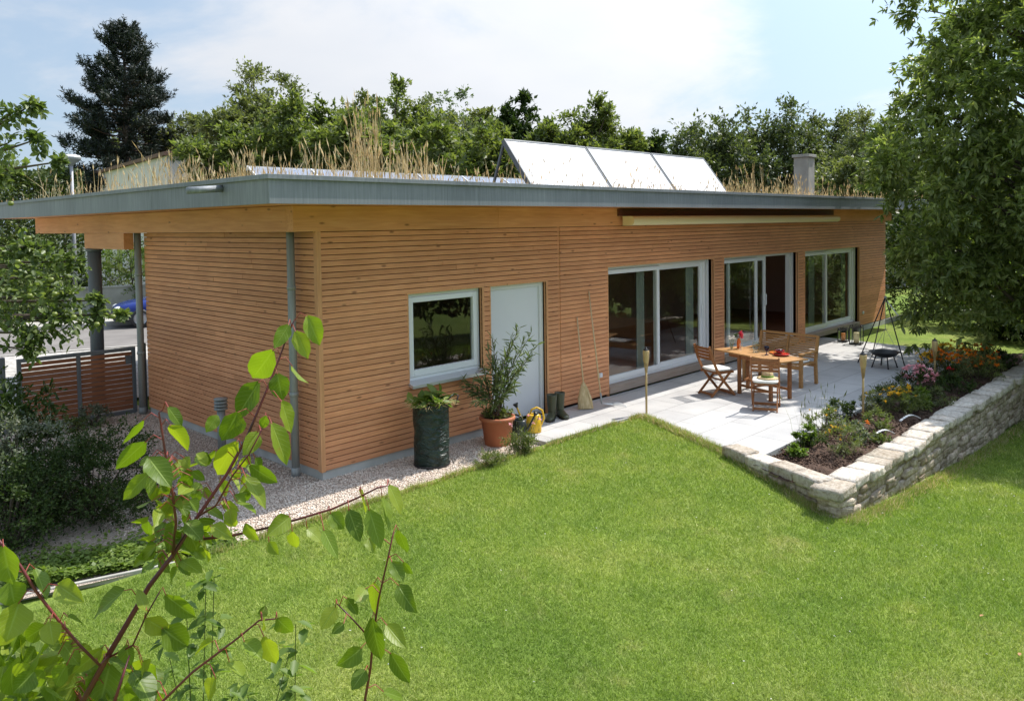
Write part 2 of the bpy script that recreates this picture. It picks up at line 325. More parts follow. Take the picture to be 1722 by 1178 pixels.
# limestone
def stone(name, a, b, c_):
    m = mat(name, rough=0.88, spec=0.2); f = noise(m, 5, 8, rough=0.65)
    c = ramp(m, f, [(0.25, a), (0.5, b), (0.75, c_)])
    c = mixc(m, c, ramp(m, island(m), [(0, (0.7, 0.66, 0.6)), (0.5, (1, 1, 1)), (1, (1.15, 1.13, 1.1))]), 1.0, 'MULTIPLY')
    c = mixc(m, c, ramp(m, noise(m, 22, 6, rough=0.7), [(0.35, (0.62, 0.57, 0.5)), (0.55, (1, 1, 1))]), 1.0, 'MULTIPLY')
    setc(m, c); bump(m, noise(m, 12, 9, rough=0.7), 1.0, 0.035); return m
M['limestone'] = stone('rubble_limestone', (0.36, 0.29, 0.21), (0.55, 0.47, 0.38), (0.70, 0.63, 0.54))
M['capstone'] = stone('cap_limestone', (0.55, 0.48, 0.41), (0.68, 0.62, 0.55), (0.77, 0.73, 0.67))
m = mat('asphalt', rough=0.85); setc(m, ramp(m, noise(m, 1.2, 7), [(0.3, (0.16, 0.145, 0.135)), (0.7, (0.23, 0.21, 0.195))])); bump(m, noise(m, 80, 3), 0.4, 0.005); M['asphalt'] = m
m = mat('cobble_forecourt', rough=0.85); n, l, p = nodes(m); t = n.new('ShaderNodeTexCoord'); v = n.new('ShaderNodeTexVoronoi'); v.inputs['Scale'].default_value = 9; l.new(t.outputs['Object'], v.inputs['Vector'])
setc(m, ramp(m, v.outputs['Distance'], [(0.2, (0.55, 0.52, 0.48)), (0.7, (0.34, 0.32, 0.29))])); M['cobble'] = m
# foliage colours
M['lf_cherry'] = leafmat('cherry_leaf', [(0.109, 0.144, 0.044), (0.201, 0.247, 0.081), (0.356, 0.391, 0.172)], 0.48, 0.38)
M['lf_apple'] = leafmat('apple_leaf', [(0.076, 0.113, 0.032), (0.130, 0.176, 0.057), (0.216, 0.255, 0.115)], 0.38, 0.45)
M['lf_mid'] = leafmat('mid_green_leaf', [(0.092, 0.124, 0.037), (0.155, 0.190, 0.060), (0.236, 0.259, 0.098)], 0.42)
M['lf_olive'] = leafmat('olive_leaf', [(0.098, 0.115, 0.052), (0.155, 0.172, 0.078), (0.224, 0.236, 0.115)], 0.4)
M['lf_dark'] = leafmat('dark_leaf', [(0.022, 0.045, 0.010), (0.045, 0.075, 0.017), (0.081, 0.113, 0.032)], 0.25, 0.6, 0.25)
M['lf_oak'] = leafmat('oak_leaf', [(0.063, 0.083, 0.039), (0.098, 0.121, 0.055), (0.144, 0.163, 0.078)], 0.35)
M['lf_locust'] = leafmat('locust_leaf', [(0.097, 0.137, 0.063), (0.140, 0.186, 0.092), (0.194, 0.230, 0.127)], 0.35)
M['lf_pine'] = leafmat('pine_needle', [(0.008, 0.016, 0.010), (0.014, 0.025, 0.015), (0.028, 0.039, 0.023)], 0.08)
M['lf_light'] = leafmat('bright_leaf', [(0.097, 0.157, 0.023), (0.151, 0.225, 0.040), (0.216, 0.294, 0.069)], 0.4)
M['lf_grey'] = leafmat('grey_leaf', [(0.097, 0.127, 0.081), (0.173, 0.196, 0.138), (0.281, 0.294, 0.230)], 0.25)
M['lf_ole'] = leafmat('oleander_leaf', [(0.076, 0.118, 0.034), (0.140, 0.186, 0.069), (0.281, 0.323, 0.161)], 0.3)
M['lf_hedge'] = leafmat('conifer_hedge_leaf', [(0.032, 0.059, 0.015), (0.065, 0.098, 0.023), (0.119, 0.147, 0.034)], 0.2)
M['straw_grass'] = leafmat('dry_grass', [(0.50, 0.38, 0.20), (0.68, 0.56, 0.35), (0.80, 0.72, 0.52)], 0.42, 0.7, 0.2, (1.1, 1.0, 0.8))
M['ap_leaf'] = leafmat('apricot_leaf', [(0.085, 0.14, 0.014), (0.15, 0.225, 0.023), (0.25, 0.30, 0.038)], 0.42, 0.42, 0.35, (1.5, 1.6, 0.35))
def veins(m):
    n, l, p = nodes(m); t = n.new('ShaderNodeTexCoord'); sp = n.new('ShaderNodeSeparateXYZ'); l.new(t.outputs['UV'], sp.inputs[0])
    def mth(op, a, b=None):
        x = n.new('ShaderNodeMath'); x.operation = op
        for k_, v_ in ((0, a), (1, b)):
            if v_ is None: continue
            if isinstance(v_, (int, float)): x.inputs[k_].default_value = v_
            else: l.new(v_, x.inputs[k_])
        return x.outputs[0]
    s_ = mth('ABSOLUTE', mth('SUBTRACT', sp.outputs[1], 0.5))
    mid_ = ramp(m, s_, [(0.015, (1, 1, 1)), (0.05, (0, 0, 0))])
    ph = mth('FRACT', mth('SUBTRACT', mth('MULTIPLY', sp.outputs[0], 8.0), mth('MULTIPLY', s_, 4.2)))
    side = ramp(m, mth('ABSOLUTE', mth('SUBTRACT', ph, 0.5)), [(0.02, (0.6, 0.6, 0.6)), (0.09, (0, 0, 0))])
    v_ = mixc(m, mid_, side, 1.0, 'LIGHTEN'); src = p.inputs['Base Color'].links[0].from_socket
    blot = ramp(m, noise(m, 38, 4), [(0.66, (0, 0, 0)), (0.74, (0.55, 0.55, 0.55))])
    c_ = mixc(m, src, (0.28, 0.17, 0.04), blot); l.new(mixc(m, c_, (0.34, 0.44, 0.10), mixc(m, v_, (0.65, 0.65, 0.65), 1.0, 'MULTIPLY')), p.inputs['Base Color']); bump(m, v_, 0.5, 0.0015)
veins(M['ap_leaf'])
for k, c3 in (('pink', (0.85, 0.42, 0.48)), ('ora', (0.85, 0.24, 0.02)), ('yel', (0.85, 0.52, 0.03)), ('red', (0.7, 0.03, 0.05)), ('wht', (0.8, 0.78, 0.75))):
    M['fl_'+k] = leafmat('petal_'+k, [tuple(x*0.8 for x in c3), c3, tuple(min(1, x*1.12) for x in c3)], 0.3, 0.6, 0.2, (1, 1, 1))

# ------------------------------------------------------------------ terrain
def sm(t): t = np.clip(t, 0, 1); return t*t*(3-2*t)
def hgt(x, y):
    x = np.asarray(x, float); y = np.asarray(y, float)
    t = np.clip((-1.12-y)/3.75, 0, 1)
    zc = np.interp(x, [-12, 0, 3.4, 5, 9, 13, 24, 60], [-0.3, -0.3, -0.27, -0.45, -0.75, -0.88, -1.0, -1.2])
    edge = 5.35 + (y+1.15)*0.44                       # the slanting end of the terrace and bed
    z = -0.03 + (zc+0.03)*t**1.7
    inside = (x > edge) & (y > -4.88)
    fe = np.clip((edge-0.1-x)/1.3, 0, 1); ty = np.clip((y+4.6)/1.6, 0, 1)
    z = -0.03+(z+0.03)*(1-ty*(1-fe)*0.85)
    z = np.where(inside, -0.13, z)
    z = np.where(y > -1.12, -0.12, z)
    z = z - np.clip((-y-9)/40, 0, 1)*0.9*(y < -9)
    return z
def axis(a, fine0, fine1, b, step=0.12):
    p = list(np.arange(fine0, fine1+1e-6, step)); s = step; q = fine0
    left = []
    while q > a: s *= 1.35; q -= s; left.append(q)
    s = step; q = p[-1]; right = []
    while q < b: s *= 1.35; q += s; right.append(q)
    return np.array(left[::-1]+p+right)
xs = axis(-500, -9, 18, 600, 0.14); ys = axis(-500, -13, 0, 600, 0.12)
X, Y = np.meshgrid(xs, ys, indexing='ij'); Z = hgt(X, Y)
Vg = np.stack([X, Y, Z], -1).reshape(-1, 3); nx, ny = X.shape
I = np.arange(nx*ny).reshape(nx, ny)
Fg = np.stack([I[:-1, :-1], I[1:, :-1], I[1:, 1:], I[:-1, 1:]], -1).reshape(-1, 4)
mesh_np('ground', Vg, Fg, M['lawn'], smooth=True, kind='structure')

# grass blades of the mown lawn, denser near the viewer
rng = np.random.default_rng(5)
def lawn_ok(x, y):
    edge = 5.2 + (y+1.3)*0.44
    ok = (y < -1.17-0.05*np.sin(x*3.1)-0.03*np.sin(x*9.7)) & ~((x > edge-0.04) & (y > -5.08))
    ok &= ~((x < -2.2) & (y > -1.2))
    return ok
def view_ok(P, pad=60):
    d = P-CAM; z = d@_F; u = 861+FPX*(d@_R)/z; v = 425.5-FPX*(d@_U)/z
    return (z > 0.5) & (u > -pad*6) & (u < 1722+pad*13) & (v < 1178+pad*8)
def blades(n, fn_xy, hrange, wid, name, matl, lean=0.5, falloff=5.0, power=1.5, **kw):
    out = []; tot = 0
    while tot < n:
        x, y = fn_xy(200000)
        P = np.stack([x, y, hgt(x, y)], -1)
        D = np.linalg.norm(P-CAM, axis=1)
        k = (rng.random(len(x)) < np.minimum(1, (falloff/D)**power)) & view_ok(P)
        P = P[k]; out.append(P); tot += len(P)
    P = np.concatenate(out)[:n]; D = np.linalg.norm(P-CAM, axis=1)
    H = rng.uniform(*hrange, n)*(0.75+0.5*rng.random(n)); W = wid*(0.8+0.5*rng.random(n))*np.maximum(1, D/7)
    a = rng.uniform(0, 2*PI, n); t = rng.uniform(0, 2*PI, n); ln = np.abs(rng.normal(0, lean, n))*H
    wv = np.stack([np.cos(a), np.sin(a), 0*a], -1)*W[:, None]/2
    tip = P + np.stack([np.cos(t)*ln, np.sin(t)*ln, H], -1)
    V = np.stack([P-wv, P+wv, tip], 1).reshape(-1, 3)
    return mesh_np(name, V, np.arange(3*n).reshape(n, 3), matl, **kw)
def xy_lawn(n):
    x = rng.uniform(-6, 22, n); y = rng.uniform(-15, -1.1, n); k = lawn_ok(x, y); return x[k], y[k]
blades(860000, xy_lawn, (0.018, 0.045), 0.0046, 'lawn_grass', M['blade'], 1.0, kind='stuff')
def xy_edge(n):      # longer unmown grass along the wall foot and the paving edge
    k = n//4
    a = np.stack([rng.uniform(3.4, 18, k), -5.1-np.abs(rng.normal(0, 0.09, k))], -1)
    t = rng.random(k); b = np.stack([5.15-t*1.6, -1.3-t*3.6], -1)+rng.normal(0, 0.04, (k, 2))-np.array([0.06, 0])
    c = np.stack([rng.uniform(-2, 5.1, k//2), -1.19-np.abs(rng.normal(0, 0.03, k//2))], -1)
    q = np.concatenate([a, b, c]); rng.shuffle(q); k = lawn_ok(q[:, 0], q[:, 1]+0.0); return q[k, 0], q[k, 1]
blades(16000, xy_edge, (0.04, 0.10), 0.005, 'edge_grass', M['blade'], 0.6, kind='stuff')
blades(12000, xy_edge, (0.03, 0.09), 0.005, 'dry_edge_grass', M['straw_grass'], 0.8, kind='stuff')

# gravel, kerb, terrace
def sheet(name, pts, z, matl, thick=0.0, **kw):
    mb = MB(); k = len(pts); mb.add([(x, y, z) for x, y in pts], [tuple(range(k))])
    if thick:
        for i in range(k):
            (x0, y0), (x1, y1) = pts[i], pts[(i+1) % k]; mb.add([(x0, y0, z-thick), (x1, y1, z-thick), (x1, y1, z), (x0, y0, z)], [(0, 1, 2, 3)])
    return mb.build(name, matl, kind='structure', **kw)
GRAV = [(-1.95, -1.14), (2.93, -1.14), (2.93, 0.1), (0.1, 0.1), (0.1, 7.4), (-2.6, 7.4), (-3.6, -0.75)]
sheet('gravel_strip', GRAV, -0.075, M['gravel'])
npb = 46000
x = np.concatenate([rng.uniform(-2.2, 2.92, 26000), rng.uniform(-2.4, 0, 20000)]); y = np.concatenate([rng.uniform(-1.18, 0, 26000), rng.uniform(0, 5.6, 20000)])
k = (y < 0) | (x < -0.02); x, y = x[k], y[k]; npb = len(x)
oct_v = np.array([(1, 0, 0), (-1, 0, 0), (0, 1, 0), (0, -1, 0), (0, 0, 1), (0, 0, -1)], float)
oct_f = np.array([(0, 2, 4), (2, 1, 4), (1, 3, 4), (3, 0, 4), (2, 0, 5), (1, 2, 5), (3, 1, 5), (0, 3, 5)])
S = rng.uniform(0.005, 0.0125, (npb, 3))*np.array([1.2, 1.2, 0.8]); A = rng.uniform(0, PI, npb)
V = oct_v[None]*S[:, None]; ca, sa = np.cos(A)[:, None], np.sin(A)[:, None]
V = np.stack([V[..., 0]*ca-V[..., 1]*sa, V[..., 0]*sa+V[..., 1]*ca, V[..., 2]], -1)+rng.normal(0, 0.0012, V.shape)
V += np.stack([x, y, -0.072+rng.uniform(0, 0.006, npb)], -1)[:, None]
mesh_np('gravel_pebbles', V.reshape(-1, 3), (oct_f[None]+6*np.arange(npb)[:, None, None]).reshape(-1, 3), M['pebble'], kind='stuff')
tag(MB().bar((-2.0, -1.17, -0.075), (-4.6, -0.30, -0.12), 0.035, 0.07).build('garden_kerb', M['concrete'], bevel=0.006), 'thin pale concrete kerb between lawn and leafy ground cover', 'kerb')
TERR = [(2.935, -1.12), (5.12, -1.2), (4.33, -3.1), (4.3, -3.70), (14.75, -3.70), (15.1, -0.95), (15.2, 0.0), (2.935, 0.0)]
sheet('terrace_paving', TERR, 0.0, M['paving'], 0.09)
# flower bed soil
mb = MB(); g = {}
bx = np.arange(3.7, 15.6, 0.07); by = np.arange(-4.95, -3.71, 0.07)
for i, xx in enumerate(bx):
    for j, yy in enumerate(by):
        g[i, j] = len(mb.v); h = 0.02*math.sin(xx*5.1+yy*3)+0.018*math.sin(xx*11.3-yy*9)+0.03*random.Random(i*999+j).random()
        mb.v.append((max(xx, 3.62+0.0*(yy)), yy, -0.045+h))
for i in range(len(bx)-1):
    for j in range(len(by)-1):
        if bx[i] > 4.3+(by[j]+3.1)*0.44-0.1: mb.f.append((g[i, j], g[i+1, j], g[i+1, j+1], g[i, j+1])); mb.m.append(0)
mb.build('flower_bed_soil', M['soil'], kind='structure', smooth=True)
nb_ = 5000; x = rng.uniform(3.9, 14, nb_); y = rng.uniform(-4.8, -3.73, nb_); k = x > 4.3+(y+3.1)*0.44; x, y = x[k], y[k]
S = rng.uniform(0.006, 0.022, (len(x), 3)); V = oct_v[None]*S[:, None]+np.stack([x, y, -0.02+rng.uniform(-0.015, 0.02, len(x))], -1)[:, None]+rng.normal(0, 0.003, (len(x), 6, 3))
mesh_np('soil_clods', V.reshape(-1, 3), (oct_f[None]+6*np.arange(len(x))[:, None, None]).reshape(-1, 3), M['soil'], kind='stuff')

# street side behind the house
rd = np.array([0.955, -0.296]); rn = np.array([0.296, 0.955])
def strip(name, n0, n1, t0, t1, z, matl, thick=0.0):
    return sheet(name, [tuple(rn*n0+rd*t0), tuple(rn*n0+rd*t1), tuple(rn*n1+rd*t1), tuple(rn*n1+rd*t0)], z, matl, thick)
strip('forecourt', 6.6, 13.75, -30, 14, -0.06, M['cobble'])
strip('road', 13.8, 19.5, -90, 90, -0.09, M['asphalt'])
strip('road_edge', 13.72, 13.85, -90, 90, -0.03, M['concrete'], 0.1)
strip('pavement', 19.5, 21.2, -90, 90, 0.03, M['concrete'], 0.13)

# ------------------------------------------------------------------ house
house = thing('garden_house', 'long single storey house clad in orange larch slats under a flat grassy roof', 'house')
Z0, PITCHZ, BH = 0.046, 0.0728, 0.0637
ROWS = 42
TOPZ = 3.05
def slats(mb, a0, a1, openings, place, seed):
    r = random.Random(seed)
    for k in range(ROWS):
        z0 = Z0+k*PITCHZ; z1 = z0+BH
        if z0 > TOPZ: break
        segs = [(a0, a1)]
        for (o0, o1, oz0, oz1) in openings:
            if z1 > oz0+0.01 and z0 < oz1-0.01:
                ns = []
                for s0, s1 in segs:
                    if o1 <= s0 or o0 >= s1: ns.append((s0, s1)); continue
                    if o0 > s0: ns.append((s0, o0))
                    if o1 < s1: ns.append((o1, s1))
                segs = ns
        for s0, s1 in segs:
            p = s0; q = s0+r.uniform(1.5, 4.5)
            while p < s1-1e-4:
                q = min(q, s1)
                if s1-q < 0.5: q = s1
                place(mb, p, q-0.004, z0+r.uniform(-0.0008, 0.0008), z1+r.uniform(-0.0008, 0.0008), r.uniform(-0.0015, 0.0015)); p = q; q = p+r.uniform(3.0, 4.8)
def snap(z, up=True): k = (z-Z0)/PITCHZ; k = math.ceil(k) if up else math.floor(k); return Z0+k*PITCHZ-0.006
ZT = snap(2.25)
OPEN = {'win': (1.38, 2.77, snap(0.98, False), ZT-2*PITCHZ), 'door': (2.95, 4.21, -0.2, ZT-2*PITCHZ), 's1': (5.87, 9.53, -0.2, ZT), 's2': (9.98, 13.63, -0.2, ZT), 's3': (14.06, 17.69, -0.2, ZT)}
XE = 19.8
def pf(mb, p, q, z0, z1, j): mb.box(p, -0.024+j, z0, q, 0.0, z1)
mb = MB(); slats(mb, 0.02, 4.545, OPEN.values(), pf, 1); mb.build('cladding', M['slat'], house, bevel=0.002)
mb = MB(); slats(mb, 4.565, XE, OPEN.values(), pf, 2); mb.build('cladding', M['slat'], house, bevel=0.002)
mb = MB(); slats(mb, 0.03, 5.36, [], lambda mb, p, q, z0, z1, j: mb.box(-0.024+j, p, z0, 0.0, q, z1), 3); mb.build('cladding', M['slat_y'], house, bevel=0.002)
mb = MB(); slats(mb, 0.1, 5.36, [], lambda mb, p, q, z0, z1, j: mb.box(XE, p, z0, XE+0.024, q, z1), 4); mb.build('cladding', M['slat_y'], house)
# dark backing walls pierced by the openings
mb = MB(); cuts = sorted(OPEN.values())
xp = 0.03
for o0, o1, oz0, oz1 in cuts:
    mb.box(xp, 0.026, 0.0, o0-0.0, 0.30, 3.3); mb.box(o0, 0.026, oz1, o1, 0.30, 3.3)
    if oz0 > 0.1: mb.box(o0, 0.026, 0.0, o1, 0.30, oz0)
    xp = o1
mb.box(xp, 0.026, 0.0, XE-0.03, 0.30, 3.3)
mb.box(0.026, 0.30, 0.0, 0.30, 5.36, 3.3); mb.box(XE-0.3, 0.30, 0.0, XE-0.026, 5.36, 3.3)
mb.build('wall_core', M['gap'], house)
mb = MB(); mb.box(0.30, 5.1, 0.0, XE-0.30, 5.36, 3.3); mb.build('rear_wall', M['plinth'], house)
for q_ in ((0.0, 0.0, -0.13, 2.94, 0.025, 0.04), (0.0, 0.0255, -0.13, 0.025, 5.36, 0.04), (XE-0.03, 0.3, -0.9, XE-0.003, 5.3, 0.043)):
    mb = MB(); mb.box(*q_); mb.build('plinth', M['plinth'], house, bevel=0.004)
mb = MB(); mb.box(17.7, -0.028, -0.12, XE+2.2, 0.03, 0.02); mb.build('plinth', M['plinth'], house)
# corner post, vertical joint battens
mb = MB(); mb.box(-0.045, -0.045, 0.046, 0.018, 0.03, 3.07); mb.box(-0.046, -0.044, 0.04, 0.018, -0.0, 0.046); mb.build('corner_post', M['post'], house, bevel=0.004)
mb = MB(); mb.box(4.546, -0.012, 0.05, 4.564, 0.02, 3.04); mb.build('joint_strip', M['post'], house)
# beams under the eaves
mb = MB(); mb.box(-0.37, -0.065, 3.03, 3.1, 0.10, 3.345); mb.box(3.102, -0.065, 3.03, 12.2, 0.10, 3.345); mb.box(12.202, -0.065, 3.03, XE+0.4, 0.10, 3.345); mb.build('eaves_beam', M['beam'], house, bevel=0.003)
mb = MB(); mb.box(-0.369, 0.102, 3.03, -0.20, 10.2, 3.345); mb.build('side_beam', M['beam_y'], house, bevel=0.003)
mb = MB(); mb.box(-0.33, 5.42, 2.75, -0.17, 7.35, 3.027); mb.build('lower_beam', M['beam_y'], house, bevel=0.003)
# roof: soffit, zinc fascia, gravelly deck
RX0, RX1, RY0, RY1 = -1.19, 20.9, -1.0, 10.6
mb = MB(); mb.box(RX0+0.03, RY0+0.03, 3.35, RX1-0.03, RY1-0.03, 3.39); mb.build('soffit', M['beam'], house)
mb = MB(); px_ = RX0; i = 0
r = random.Random(3)
def fasc(mb, a, b): # front piece with cover flashing above
    mb.box(a, RY0, 3.335, b, RY0+0.025, 3.60); mb.box(a if a > RX0 else RX0-0.028, RY0-0.028, 3.592, b, RY0+0.14, 3.642)
while px_ < RX1-0.1:
    q = min(px_+3.0, RX1); fasc(mb, px_, q-0.004); px_ = q
mb.build('fascia', M['zinc'], house, bevel=0.002)
mb = MB(); py_ = RY0+0.03
while py_ < RY1-0.1:
    q = min(py_+3.0, RY1); mb.box(RX0, py_, 3.335, RX0+0.025, q-0.004, 3.60); mb.box(RX0-0.028, py_ if py_ > RY0+0.1 else RY0+0.141, 3.5925, RX0+0.14, q-0.004, 3.6425); py_ = q
mb.build('fascia', M['zinc'], house, bevel=0.002)
mb = MB(); mb.box(RX1-0.025, RY0+0.03, 3.335, RX1, RY1, 3.64); mb.box(RX0+0.03, RY1-0.025, 3.335, RX1-0.03, RY1, 3.64); mb.build('fascia', M['zinc'], house)
mb = MB(); mb.box(RX0+0.15, RY0+0.15, 3.4, RX1-0.05, RY1-0.05, 3.615); roof = mb.build('roof', M['soil'], house)
# chimney
cx_, cy_ = 16.35, 1.0
mb = MB(); mb.box(cx_-0.21, cy_-0.21, 3.6, cx_+0.21, cy_+0.21, 4.83); ch = mb.build('chimney', M['concrete'], roof, bevel=0.01)
mb = MB(); mb.box(cx_-0.25, cy_-0.25, 4.832, cx_+0.25, cy_+0.25, 4.91); mb.build('chimney_cap', M['concrete'], house, bevel=0.008)
# overflow spout on the side fascia
mb = MB(); mb.tube([(RX0+0.02, 0.05, 3.535), (RX0-0.42, -0.02, 3.50)], 0.04, 14); mb.build('overflow_spout', M['zinc'], house, smooth=True)
# downpipes
def downpipe(x, y, z1, rr=0.05):
    mb = MB(); mb.tube([(x, y, -0.08), (x, y, z1)], rr, 16); o = mb.build('downpipe', M['galv'], house, smooth=True)
    for za_, zb_ in ((0.95, 1.0), (2.3, 2.35), (-0.08, 0.04)): mb = MB(); mb.tube([(x, y, za_), (x, y, zb_)], rr+0.008, 16); mb.build('pipe_collar', M['galv'], o, smooth=True)
downpipe(-0.13, 0.42, 3.1); downpipe(-0.1, 5.44, 3.1, 0.055)
# awning cassette
mb = MB(); prof = []
for k in range(13): t = PI/2+PI*k/12; prof.append((-0.30+0.085*math.cos(t), 3.115+0.085*math.sin(t)))
prof += [(-0.13, 3.03), (-0.13, 3.2)]
kk = len(prof); mb.add([(6.17, y, z) for y, z in prof]+[(15.4, y, z) for y, z in prof], [tuple(range(kk)), tuple(reversed(range(kk, 2*kk)))]+[(i, i+kk, (i+1) % kk+kk, (i+1) % kk) for i in range(kk)])
aw = mb.build('awning_cassette', M['awning'], house, bevel=0.004)
mb = MB(); mb.box(6.1, -0.13, 3.205, 15.6, -0.067, 3.33); mb.build('awning_board', mat('dark_red_board', (0.10, 0.035, 0.025), 0.6), house)
def sheetx(mb, x0, z0, x1, z1, y): mb.add([(x0, y, z0), (x1, y, z0), (x1, y, z1), (x0, y, z1)], [(0, 1, 2, 3)])
# window with frame, pane, sill
def frame_rect(mb, x0, x1, z0, z1, y0, y1, w_, wb=None):
    wb = wb or w_
    mb.box(x0, y0, z0, x0+w_, y1, z1); mb.box(x1-w_, y0, z0, x1, y1, z1)
    mb.box(x0+w_, y0, z1-w_, x1-w_, y1, z1); mb.box(x0+w_, y0, z0, x1-w_, y1, z0+wb)
o0, o1, z0, z1 = OPEN['win']
mb = MB(); frame_rect(mb, o0+0.002, o1-0.002, z0+0.03, z1-0.002, 0.05, 0.12, 0.05); fr = mb.build('window', M['white'], house, bevel=0.004)
mb = MB(); frame_rect(mb, o0+0.053, o1-0.053, z0+0.083, z1-0.053, 0.035, 0.1, 0.075, 0.09); mb.build('sash', M['white'], fr, bevel=0.006)
mb = MB(); sheetx(mb, o0+0.12, z0+0.165, o1-0.12, z1-0.12, 0.073); mb.build('pane', M['glass'], fr)
mb = MB(); mb.add([(o0-0.02, -0.12, z0-0.005), (o1+0.03, -0.12, z0-0.005), (o1+0.03, 0.05, z0+0.04), (o0-0.02, 0.05, z0+0.04), (o0-0.02, -0.12, z0-0.045), (o1+0.03, -0.12, z0-0.045), (o1+0.03, 0.025, z0-0.01), (o0-0.02, 0.025, z0-0.01)],
    [(0, 1, 2, 3), (0, 4, 5, 1), (1, 5, 6, 2), (3, 7, 4, 0), (4, 7, 6, 5)]); mb.build('sill', mat('aluminium_sill', (0.62, 0.63, 0.65), 0.35, 0.6), fr)
# wooden reveals round the openings
for k, (o0, o1, z0, z1) in OPEN.items():
    mb = MB(); zb = max(z0, 0.0)
    mb.box(o1, -0.027, zb, o1+0.045, 0.13, z1+0.02); mb.box(o0-0.02, -0.027, zb, o0, 0.13, z1+0.02); mb.box(o0, -0.026, z1, o1, 0.13, z1+0.022)
    mb.build('reveal', M['post'], house, bevel=0.002)
# white door
o0, o1, z0, z1 = OPEN['door']
mb = MB(); mb.box(o0+0.001, 0.07, 0.0, o0+0.06, 0.14, z1-0.001); mb.box(o1-0.075, 0.05, 0.0, o1-0.001, 0.14, z1-0.001); mb.box(o0+0.06, 0.06, z1-0.07, o1-0.075, 0.14, z1-0.001); fr = mb.build('door_frame', M['white'], house, bevel=0.004)
mb = MB(); mb.box(o0+0.064, 0.085, 0.02, o1-0.079, 0.13, z1-0.074); dr = mb.build('door', M['doorwhite'], house, bevel=0.004)
mb = MB(); mb.tube([(o0+0.13, 0.085, 1.02), (o0+0.13, 0.04, 1.02), (o0+0.25, 0.04, 1.02)], 0.010, 8); mb.box(o0+0.11, 0.079, 0.93, o0+0.15, 0.085, 1.1); mb.build('door_handle', M['galv'], dr)
# sliding doors
def slider(o0, o1, z1, m1, m2, open_to=None):
    zb = 0.17; fd = MB(); frame_rect(fd, o0+0.002, o1-0.12, zb, z1-0.002, 0.10, 0.22, 0.055)
    root = fd.build('sliding_door', M['white'], house, bevel=0.004)
    mb = MB(); mb.box(o0+0.001, -0.05, 0.04, o1-0.001, 0.22, zb-0.004); mb.build('threshold_board', M['sillwood'], root, bevel=0.004)
    mb = MB(); mb.box(o1-0.115, 0.12, zb, o1-0.09, 0.18, z1-0.01, 0); mb.build('side_rail', M['anthra'], root)
    mb = MB(); mb.box(o1-0.086, 0.09, zb, o1-0.004, 0.2, z1-0.01); mb.build('guide_post', M['white'], root)
    # fixed leaf
    mb = MB(); frame_rect(mb, o0+0.06, m2, zb+0.058, z1-0.06, 0.085, 0.135, 0.075, 0.09); mb.build('leaf_frame', M['white'], root, bevel=0.004)
    mb = MB(); sheetx(mb, o0+0.13, zb+0.14, m2-0.07, z1-0.13, 0.111); mb.build('pane', M['glass'], root)
    a, b = (m2-0.06, o1-0.18) if open_to is None else (m2-0.06-(o1-0.18-open_to), open_to)
    mb = MB(); frame_rect(mb, a, b, zb+0.058, z1-0.06, 0.145, 0.195, 0.085, 0.1); lf = mb.build('leaf_frame', M['white'], root, bevel=0.004)
    mb = MB(); sheetx(mb, a+0.08, zb+0.15, b-0.08, z1-0.14, 0.171); mb.build('pane', M['glass'], root)
    mb = MB(); mb.tube([(b-0.045, 0.145, 1.1), (b-0.045, 0.11, 1.1), (b-0.045, 0.11, 1.35), (b-0.045, 0.145, 1.35)], 0.012, 8); mb.build('pull_handle', M['white'], lf)
slider(5.87, 9.53, ZT, 7.5, 7.66); slider(9.98, 13.63, ZT, 11.55, 11.72, 12.25); slider(14.06, 17.69, ZT, 15.38, 15.7)
# sockets
def socket(x, z):
    mb = MB(); mb.box(x-0.04, -0.06, z-0.04, x+0.04, -0.028, z+0.04); s_ = mb.build('wall_socket', M['white'], house, bevel=0.006)
    mb = MB(); mb.box(x-0.03, -0.066, z-0.03, x+0.03, -0.061, z+0.03); mb.build('socket_lid', M['doorwhite'], s_, bevel=0.002)
socket(5.6, 0.42); socket(17.93, 0.40)
# carport column
mb = MB(); mb.tube([(-0.25, 7.1, -0.1), (-0.25, 7.1, 2.748)], 0.115, 24); cl = mb.build('carport_column', M['anthra'], house, smooth=True)
mb = MB(); mb.tube([(-0.25, 7.1, 2.70), (-0.25, 7.1, 2.749)], 0.14, 24); mb.build('column_collar', M['anthra'], cl, smooth=True)
# interior: floor, ceiling, dividing walls, curtains, a few dim furnishings
M['in_floor'] = wood('oak_floor', [(0.34, 0.13, 0.08), (0.45, 0.19, 0.11), (0.52, 0.25, 0.15)], 0, knots=False)
M['in_wall'] = mat('interior_wall', (0.62, 0.40, 0.34), 0.9)
mb = MB(); mb.box(0.3, 0.305, 0.0, XE-0.31, 5.05, 0.06); mb.build('interior_floor', M['in_floor'], house)
mb = MB(); mb.box(0.3, 5.03, 0.06, XE-0.31, 5.09, 2.7); mb.box(4.6, 0.31, 0.06, 4.7, 5.02, 2.7); mb.box(0.31, 0.31, 2.701, XE-0.32, 5.08, 2.76); mb.box(XE-0.308, 0.31, 0.06, XE-0.301, 5.02, 2.7); mb.build('interior_wall', M['in_wall'], house)
M['curtain'] = mat('curtain_cloth', (0.30, 0.33, 0.29), 0.9)
def curtain(x0, x1):
    mb = MB(); n = 40; b = len(mb.v)
    for i in range(n+1):
        xx = x0+(x1-x0)*i/n; yy = 0.29+0.03*math.sin(i*1.9)
        mb.v += [(xx, yy, 0.09), (xx, yy, 2.55)]
    for i in range(n): mb.f.append((2*i, 2*i+2, 2*i+3, 2*i+1)); mb.m.append(0)
    mb.build('curtain', M['curtain'], house, smooth=True)
